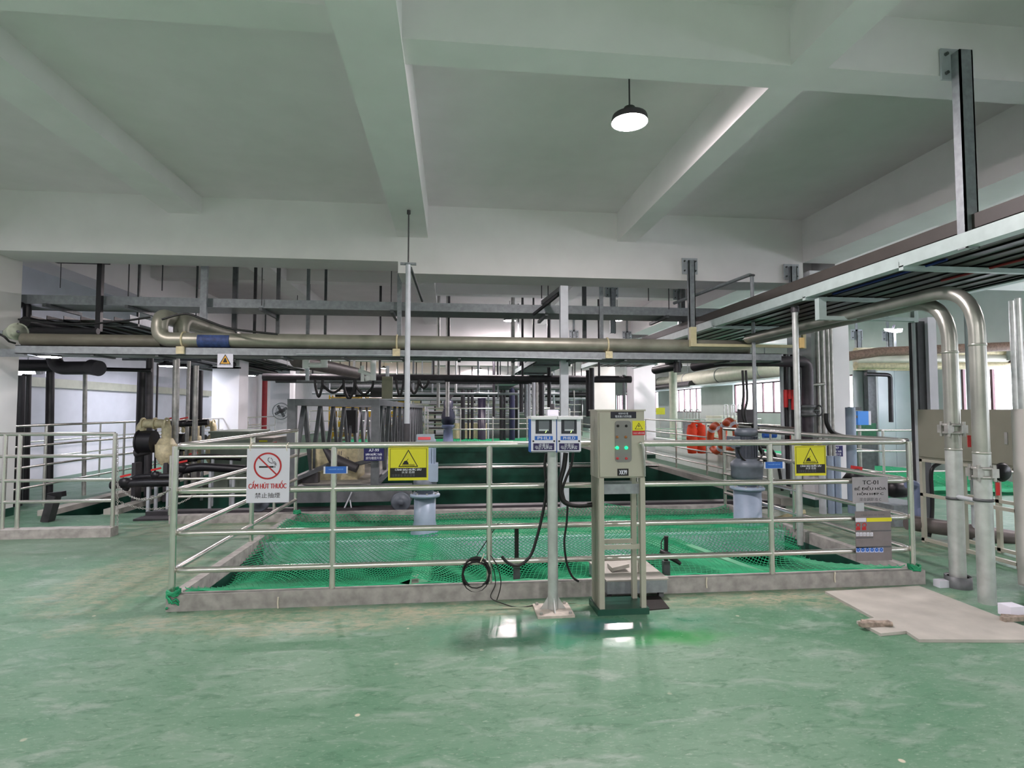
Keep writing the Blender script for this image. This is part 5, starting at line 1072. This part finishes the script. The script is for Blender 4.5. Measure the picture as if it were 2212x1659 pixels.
# blue box beyond the column
a = at(1853, 888, 9.9); c = at(1882, 918, 9.9); t = thing('blue_box', 'bright blue control box with a white edge on the railing beyond the white column', 'box', tuple(a))
box(a.x, c.x - .05, 9.9, 10.1, c.z, a.z).build('box_face', blueb, t); box(c.x - .05, c.x, 9.9, 10.1, c.z, a.z).build('box_side', signw, t); MB().cyl((a.x + .1, 10, 0), (a.x + .1, 10, c.z), .03, 8).build('post', steel2, t)
q = at(1865, 935, 11.); t = thing('green_crate', 'dark green crate stack beneath the blue control box', 'crate', (q.x, 11, 0)); box(q.x - .15, q.x + .3, 11, 11.4, q.z - .1, q.z + .2).build('crate_body', mat('dark green plastic', (24, 104, 70), .5, 0, 20, .3), t); box(q.x - .1, q.x + .25, 11.02, 11.3, 0, q.z - .1).build('stand', galvd, t)
# translucent curtain partition and cream pipes beyond the column
cur = mat('milky plastic sheet', (206, 218, 222), .25, 0, 1.2, .1)
PX = lambda x: at(x, 900, 13.2).x
for k, (x0, x1, lab) in enumerate(((PX(1935), PX(1984), 'milky plastic partition panel nearest the dark steel post'), (PX(1899), PX(1934), 'milky plastic partition panel in the middle of the row'), (PX(1846), PX(1897), 'milky grey partition panel next to the white column'))):
    tag(box(x0, x1, 13.2, 13.24, .1, 2.55).build('partition_panel', cur if k < 2 else mat('grey plastic sheet', (150, 158, 156), .3, 0, 2, .1)), lab, 'partition panel', 'milky partition panels')
tag(MB().box(PX(1846), PX(1990), 13.1, 13.2, 2.55, 2.75).build('partition_beam', rustm), 'cream beam above the milky partition panels', 'beam')
for (y0, y1, r, m, lab) in ((760, 760, .09, rustm, 'upper cream pipe crossing beyond the white column'), (777, 774, .1, duct, 'pale middle pipe crossing beyond the white column with clamps'), (790, 790, .08, rustm, 'lower cream pipe crossing just over the partition beam')):
    tag(MB().tube([at(1848, y0, 11.), at(2180, y1, 11.)], r, 14).build('cream_pipe', m), lab, 'pipe', 'cream pipes crossing beyond the column')
tag(MB().tube([at(1830, 770, 10.), at(1900, 760, 10.), at(2260, 745, 10.)], .09, 14).build('brown_pipe', mat('brown insulated pipe', (128, 106, 92), .7, 0, 30, .3)), 'brown insulated pipe crossing behind the twin floor pipes', 'pipe')
for k, (px, y0, y1, lab) in enumerate(((1857, 715, 752, 'channel hanger just beyond the white column'), (1925, 718, 752, 'channel hanger under the flood lamp'))):
    hanger(px, y0, y1, 12.4, at(px, y0, 12.4).z, lab, w=.12)
tag(MB().tube(fillet([at(1870, 808, 12.8), at(1923, 810, 12.8), at(1925, 912, 12.8)], .1), .05, 10).build('drain_pipe', blk), 'black pipe bent over the milky partition', 'pipe')
tag(box(at(1860, 1, 13).x - .12, at(1860, 1, 13).x + .1, 13, 13.15, 0, 2.55).build('partition_post', galvd), 'grey post at the edge of the milky partition', 'post')
# dark steel post and pale trunking before the cabinets
a = at(1992, 700, 6.75); tag(box(a.x - .07, a.x + .06, 6.75, 6.9, 0, at(1992, 694, 6.75).z).build('steel_post', mat('charcoal steel', (64, 64, 68), .5, .1, 12, .15)), 'charcoal steel post rising behind the switch cabinet', 'post')
a = at(2010, 700, 6.7); c = at(2022, 880, 6.7); tag(box(a.x - .04, a.x + .08, 6.7, 6.85, 1.55, at(2008, 685, 6.7).z).build('trunking', mat('pale lilac trunking', (198, 198, 206), .5, 0, 6, .05)), 'pale cable trunking rising from the top of the switch cabinet', 'trunking')
for (px, Y, r, z0, lab) in ((2046, 6.2, .03, 1.5, 'thin pale conduit rising behind the inner floor pipe'), (2092, 6., .025, 0, 'thin grey conduit between the twin floor pipes'), (2100, 6.1, .02, 0, 'second thin conduit between the twin floor pipes'), (1977, 6.8, .025, .0, 'thin pale conduit next to the charcoal post')):
    a = at(px, 800, Y); tag(MB().cyl((a.x, Y, z0), (a.x, Y, 2.7), r, 10).build('conduit', galvl), lab, 'conduit')
for (px, Y, lab) in ((2192, 8.5, 'pale pipe pair hanging before the bright window, inner one'), (2205, 8.3, 'pale pipe pair hanging before the bright window, outer one')):
    a = at(px, 800, Y); tag(MB().cyl((a.x, Y, 1.2), (a.x, Y, 3.4), .05, 12).build('conduit', pipel), lab, 'conduit')
# switch cabinets on frames
def cab(X, ya, yb, z0, z1, dp, m, label, frame=True):
    t = thing('switch_cabinet', label, 'switch cabinet', (X, ya, 0), 'switch cabinets on frames')
    box(X, X + dp, ya, yb, z0, z1).build('cabinet_body', m, t)
    box(X - .012, X, ya + .02, yb - .02, z0 + .02, z1 - .02).build('door', m, t)
    box(X - .02, X - .012, ya + .06, ya + .09, (z0 + z1) / 2 - .06, (z0 + z1) / 2 + .06).build('door_handle', steel2, t)
    if frame:
        for x in (X, X + dp - .04):
            for y in (ya, (ya + yb) / 2, yb - .04): box(x, x + .04, y, y + .04, 0, z0).build('leg', cabm, t)
            for z in (.02, z0 * .55, z0 - .04): box(x, x + .035, ya, yb, z, z + .035).build('frame_rail', cabm, t)
    return t
cab(5.5, 4.95, 6.1, .98, 1.552, .45, cabd, 'olive grey switch cabinet on an open frame behind the twin floor pipes')
cab(at(2188, 1000, 4.45).x, 4.1, 4.45, .03, 1.555, .5, mat('light grey enamel', (196, 194, 190), .45, .05, 4, .04), 'light grey tall switch cabinet at the picture edge beside the outer floor pipe', False)
cpx('black cable looping beneath the olive switch cabinet into the frame', [(2049, 990), (2030, 1000), (2012, 1018), (2014, 1080), (2012, 1130), (2006, 1160)], 6.2, .022)
tag(MB().tube(fillet([at(1960, 1045, 6.3), at(1980, 1048, 6.3), at(1982, 1140, 6.3)], .08), [.05] * 1 + [.055] * 7 + [.05] * 1 if 0 else .055, 14).build('plastic_pipe', bluev), 'slate blue plastic pipe elbow behind the corner post of the railing', 'pipe')
p = at(1990, 1115, 6.3); tag(MB().lathe((p.x - .03, 6.3, p.z), [(.05, -.16), (.085, -.14), (.085, -.03), (.07, 0), (.07, .1), (.055, .12)], 16).build('pipe_union', bluev), 'slate blue union and valve low on the plastic pipe', 'pipe fitting')
tag(MB().lathe(tuple(at(1935, 1055, 6.9)), [(0, -.14), (.09, -.13), (.12, -.05), (.12, .1), (.07, .16), (0, .17)], 18, 'x').build('pump_motor', blk), 'black pump motor on the walkway behind the tank sign', 'motor')
tag(box(at(1885, 1, 7.).x, at(1960, 1, 7.).x, 6.9, 7.5, .0, .28).build('steel_plinth', galv), 'grey steel plinth under the black pump motor', 'plinth')
p = at(1846, 1020, 7.3); t = thing('red_valve', 'small black valve with a red lever in front of the netted green floor', 'valve', tuple(p)); MB().lathe(tuple(p), [(.0, -.1), (.16, -.1), (.06, .05), (0, .06)], 14).build('valve_body', blk, t); MB().bar((p.x - .05, 7.28, p.z + .07), (p.x + .08, 7.28, p.z + .05), .06, .05).build('valve_lever', redm, t)
tag(MB().tube([at(1960, 1128, 6.2), at(2240, 1170, 5.9)], .09, 14).build('floor_pipe', mat('brown grey pipe', (96, 88, 86))), 'thick grey pipe running along the floor beneath the cabinet frames', 'pipe')
tag(box(*(lambda a: (a.x - .05, a.x + .05, a.y, a.y + .07, 0, .06))(atz(2042, 1270, 0))).build('white_block', signw), 'small white block on the floor beside the ringed sleeve of the inner floor pipe', 'block')
tag(box(*(lambda a: (a.x - .06, a.x + .06, a.y, a.y + .1, 0.02, .1))(atz(2200, 1335, .02))).build('white_block', signw), 'small white block on the hatch corner near the tall switch cabinet', 'block')
tag(MB().bar(at(1650, 1130, 8.), at(1735, 1105, 7.), .07, .05).build('channel_bar', yb_), 'cream channel bar slanting behind the larger mixer', 'bar')
# black hoses and wiring falling behind the larger mixer
for k, (pix, r, lab) in enumerate((([(1625, 915), (1632, 935), (1636, 958), (1650, 985), (1656, 1010)], .03, 'thick black hose looping beside the larger mixer motor'), ([(1640, 965), (1665, 970), (1680, 1000), (1690, 1060)], .022, 'black hose arching behind the small blue label plate'),
        ([(1604, 800), (1606, 850), (1603, 890), (1608, 912)], .018, 'black cable hanging before the window, first of the pair'), ([(1611, 800), (1614, 860), (1609, 890), (1612, 912)], .018, 'black cable hanging before the window, second of the pair'))):
    cpx(lab, pix, 7.8, r)
a = at(1606, 884, 8.5); tag(box(a.x, a.x + .2, 8.5, 8.7, at(1, 918, 8.5).z, a.z).build('junction_box', dkgrey), 'dark junction box beneath the paired black cables before the window', 'box')
a = at(1622, 884, 8.6); tag(box(a.x, a.x + .05, 8.5, 8.7, at(1, 918, 8.5).z, a.z).build('blue_strip', bluem), 'narrow blue casing on the dark junction box before the window', 'box')
tag(MB().tube([at(1598, 920, 8.8), at(1720, 930, 8.)], .05, 12).build('silver_pipe', steel), 'shiny silver pipe running behind the mixer motor toward the bundle', 'pipe')
q = at(1662, 940, 9.6); tag(MB().tube([(q.x - .12, 9.6, q.z), (q.x + .12, 9.6, q.z)], .05, 12).build('blue_cylinder', bluem), 'small blue cylinder behind the railing above the blue label plate', 'cylinder')
# equipment along the window wall
for k, (x, y, h, m, lab) in enumerate(((10.6, 25, 1.1, wallg, 'grey machine block below the farther window'), (10.8, 21.5, 1.3, duct, 'pale machine block below the nearer window'), (9.6, 30, 1.2, white, 'white tank beyond the orange rescue gear'))):
    t = thing('machine_block', lab, 'machine', (x, y, 0), 'machines along the window wall'); box(x, x + .9, y, y + 1.4, 0, h).build('machine_body', m, t)
    for s_ in range(3): MB().tube(fillet([(x + .1 + s_ * .3, y, h - .1), (x + .1 + s_ * .3, y, h + .45), (x + .25 + s_ * .3, y, h + .45), (x + .25 + s_ * .3, y, h - .1)], .06), .025, 8).build('hoop_pipe', steel2, t)
tag(MB().cyl((9.2, 22.5, 0), (9.2, 22.5, 3.8), .16, 14).build('vertical_duct', duct), 'pale vertical duct between the two windows', 'duct')
q = at(1427, 888, 24.); t = thing('warning_sign', 'tiny yellow warning sign on a stand beyond the white column', 'sign', tuple(q)); box(q.x - .2, q.x + .2, 24, 24.02, q.z - .15, q.z + .15).build('sign_face', yellow, t); MB().cyl((q.x, 24.03, 0), (q.x, 24.03, q.z), .02, 6).build('post', steel2, t)

# ================================================================== FAR HALL: racks, pipes, trays
k = 0
for (y, z, r, x0, x1, m, lab) in ((14., 2.33, .09, -4.5, 4.6, dkgrey, 'dark lengthways tray band just under the long flat tray'), (20., 2.55, .08, -6, 5, dkgrey, 'dark pipe crossing the hall beneath the second beam'), (26., 2.6, .14, -6, 7, galvd, 'grey pipe crossing the hall near the little distant lamp'),
                              (30, 2.35, .14, -6, 8, blk, 'black pipe crossing the far hall with short drops'), (36., 3.0, .12, -6, 8, galv, 'galvanised pipe crossing the hall below the most distant beam'), (44., 2.7, .12, -8, 9, dkgrey, 'dark pipe in front of the bright end wall')):
    tag(MB().tube([(x0, y, z), (x1, y, z)], r, 10).build('crossing_pipe', m), lab, 'pipe', 'pipes crossing the far hall')
    for s_ in range(5):
        xx = x0 + (x1 - x0) * (s_ + .5) / 5 + .13 * math.sin(s_ * 5 + y); tag(MB().cyl((xx, y, z), (xx, y, SLAB), .03, 6).build('hanger_rod', dkgrey), 'thin drop rod number %s holding the crossing pipe in row %s' % ('one two three four five'.split()[s_], 'one two three four five six'.split()[k]), 'hanger rod', 'drop rods of the far pipes')
    k += 1
tw = 'one two three four five six seven eight nine ten eleven twelve thirteen fourteen fifteen sixteen seventeen eighteen'.split()
rnd = random.Random(11)
for s_, (px, y0, y1, Y, w, m) in enumerate(((1000, 846, 885, 26, .1, blk), (1012, 846, 880, 26, .05, blk), (1020, 846, 885, 26, .07, blk), (1067, 770, 900, 24, .06, blk), (1083, 848, 880, 26, .09, blk), (1090, 848, 880, 26, .05, blk), (1106, 850, 882, 26, .14, mat('dark blue pipe', (30, 34, 66))), (1116, 850, 880, 28, .1, blk), (1126, 844, 890, 22, .08, dkgrey),
        (1136, 846, 900, 22, .07, galv), (1143, 834, 900, 20, .05, galvl), (1153, 834, 900, 18, .06, galvl), (1160, 834, 895, 18, .05, steel2), (1170, 838, 905, 18, .09, blk), (947, 785, 880, 14, .04, steel2), (967, 785, 900, 15, .05, steel2), (1108, 785, 825, 14, .05, steel2), (1186, 776, 880, 14, .05, dkgrey))):
    a = at(px, y0, Y); c = at(px, y1, Y); tag(MB().cyl((a.x, Y, .01 if Y > 24.5 else c.z), (a.x, Y, 2.6 if Y > 24.5 else SLAB), w, 8).build('distant_pipe', m), 'distant upright pipe in the far clutter, number %s of the row' % tw[s_], 'pipe', 'distant upright pipes')
for (px, y0, y1, Y, w, m, lab) in ((1270, 800, 900, 13.5, .09, blk, 'black riser pair beside the control cabinet top, thin one'), (1278, 795, 900, 13., .1, dkgrey, 'dark riser next to the white far column'), (1348, 810, 890, 20., .1, galvd, 'grey casing on the far white column'),):
    a = at(px, y0, Y); c = at(px, y1, Y); tag(MB().cyl((a.x, Y, max(0.05, c.z)), (a.x, Y, a.z), w * .6, 10).build('distant_riser', m), lab, 'pipe')
# far lengthwise racks
t = thing('cable_rack', 'distant lengthwise cable rack slanting across the view behind the square post', 'cable rack', (1.9, 13, 2.7))
MB().box(1.9, 1.92, 12., 26, 2.62, 2.76).box(1.9, 2.8, 12, 26, 2.62, 2.64).build('side_rail', palesteel, t); MB().box(2.78, 2.8, 12, 26, 2.62, 2.76).build('side_rail', galvd, t)
for y in (13, 16, 19, 22, 25): MB().box(1.9, 1.94, y, y + .04, 2.7, SLAB).build('hanger', galvd, t)
for y in (13, 16, 19, 22, 25): MB().box(1.9, 2.8, y, y + .05, 2.58, 2.62).build('rung', galvd, t)
# grey ventilation casing in the middle distance
tag(box(3.9, 4.9, 12.2, 13.6, 1.2, 2.9).build('casing', mat('lilac grey casing', (170, 170, 176), .5, 0, 4, .05)), 'big lilac grey casing hanging behind the control cabinet', 'casing') if 0 else None
# storage racks with totes
def rack(x, y, w, h, d, m, label, n, cols, tm, dx=0):
    t = thing('storage_rack', label, 'storage rack', (x, y, 0), 'storage racks in the far hall')
    for (a, b_) in ((0, 0), (w, 0), (0, d), (w, d)): box(x + a - .03, x + a + .03, y + b_ - .03, y + b_ + .03, 0, h).build('upright', m, t)
    for k in range(n): z = .15 + k * (h - .3) / (n - 1) ; box(x, x + w, y, y + d, z, z + .05).build('shelf', m, t)
    return t
R1 = rack(-6.3, 30, 1.5, 2.3, .8, yellr, 'yellow crate rack glimpsed between the two white columns', 5, 3, white)
R2 = rack(-4.6, 31, 2.2, 2.3, .8, yellr, 'yellow rack seen through the front of the truss bridge', 5, 3, white)
R3 = rack(-2.1, 31, 2.4, 2., .8, galvl, 'pale rack with white containers seen through the truss bridge', 5, 3, white)
R4 = rack(1.0, 42, 3., 2.6, .8, galvl, 'pale rack with containers in the far middle of the hall', 5, 3, white)
R5 = rack(-3., 42, 3., 2.6, .8, galvl, 'pale rack with containers beside the far end of the truss', 5, 3, white)
ordn = 'first second third fourth fifth sixth'.split()
for (x, y, w, h, n, lab, mm) in ((-6.3, 30, 1.5, 2.3, 5, 'the crate rack between the white columns', (yellr, rustm)), (-4.6, 31, 2.2, 2.3, 5, 'the yellow rack behind the truss', (yellr, white)), (-2.1, 31, 2.4, 2., 5, 'the pale rack behind the truss', (white, duct)), (1., 42, 3., 2.6, 5, 'the far middle rack', (white, duct)), (-3., 42, 3., 2.6, 5, 'the far rack at the end of the truss', (white, rustm))):
    for k in range(n - 1):
        z = .2 + k * (h - .3) / (n - 1)
        for j in range(4):
            hh = (h - .3) / (n - 1) * .62; wj = w / 4
            tag(box(x + j * wj + .06, x + (j + 1) * wj - .06, y + .05, y + .7, z, z + hh).build('container', mm[(j + k) % 2]), 'container on %s, %s place on %s shelf' % (lab, ordn[j], ordn[k]), 'container', 'containers on ' + lab)
# floor machines far away
for (x, y, w, h, m, lab) in ((-.2, 27, 1.9, .9, rustm, 'cream machine box behind the far railing'), (1.9, 31, 1.6, 1.2, galv, 'grey machine between the far railings'), (-1.3, 33, 1.2, 1.9, dkgrey, 'dark machine beyond the truss bridge'), (3.6, 30, 1.3, 1.4, mat('green grey machine', (110, 130, 120)), 'green grey machine in the far middle of the hall')):
    t = thing('machine_block', lab, 'machine', (x, y, 0)); box(x, x + w, y, y + 1, 0, h).build('machine_body', m, t); box(x + .1, x + w * .4, y + .2, y + .6, h, h + .3).build('machine_top', galvl, t)
# white hall pipe, red standpipe
a = at(588, 800, 20); tag(MB().cyl((at(589, 1, 27).x, 27, 0), (at(589, 1, 27).x, 27, 3.2), .12, 10).build('standpipe', mat('dark red pipe', (150, 32, 40))), 'dark red standpipe between the two white columns', 'pipe')
t = thing('wall_fan', 'grey cage fan fixed on the second white column with drooping cable', 'fan', tuple(at(605, 885, 17.)))
q = at(607, 888, 21.6); MB().torus(tuple(q), .3, .02, 'y', 24, 6).torus(tuple(q), .18, .012, 'y', 20, 6).build('cage', galv, t); MB().lathe(tuple(q), [(0, -.06), (.07, -.05), (.08, .08)], 14, 'y').build('hub', dkgrey, t)
b = MB()
for k in range(4): a = k * PI / 2 + .5; b.bar((q.x + .05 * math.cos(a), q.y, q.z + .05 * math.sin(a)), (q.x + .24 * math.cos(a), q.y, q.z + .24 * math.sin(a)), .1, .01, (0, 1, 0))
b.build('blade', galvd, t); MB().tube([(q.x, q.y, q.z), (q.x, q.y + .4, q.z)], .03, 8).build('bracket', dkgrey, t)

# more of the far clutter: slim uprights and cross runs between the trays and the racks
rnd = random.Random(5); nm = 'rod pipe conduit'.split()
for k, px in enumerate((668, 690, 712, 735, 765, 792, 858, 893, 912, 934, 985, 1033, 1055, 1076, 1098, 1120, 1146, 1176, 1196, 1240, 1256)):
    Y = rnd.choice((19.5, 23, 27, 33, 40)); q = at(px, 800, Y); m = rnd.choice((galvl, galv, dkgrey, steel2, wp)); z0 = 0 if Y > 26 else rnd.uniform(1.9, 2.3)
    tag(MB().cyl((q.x, Y, z0), (q.x, Y, 4.62), rnd.uniform(.025, .05), 8).build('distant_rod', m), 'slim upright in the far clutter, place %d in its row beyond the truss and basin' % (k + 1), 'rod', 'slim uprights in the far hall')
for k, (Y, z, r, x0, x1, m) in enumerate(((23, 2.2, .05, -5.5, 4.5, galvl), (28, 2.05, .06, -5.8, 6., galv), (33, 2.2, .07, -6, 8, galvl), (40, 2.3, .1, -6, 9, wp), (40, 1.9, .07, -6, 9, galv), (47, 2.2, .1, -8, 10, dkgrey), (47, 3.4, .1, -8, 10, galvl))):
    tag(MB().tube([(x0, Y, z), (x1, Y, z)], r, 8).build('distant_run', m), 'slim pipe run crossing the far hall, %s of the stacked runs' % ('first second third fourth fifth sixth seventh'.split()[k]), 'pipe', 'slim pipe runs in the far hall')
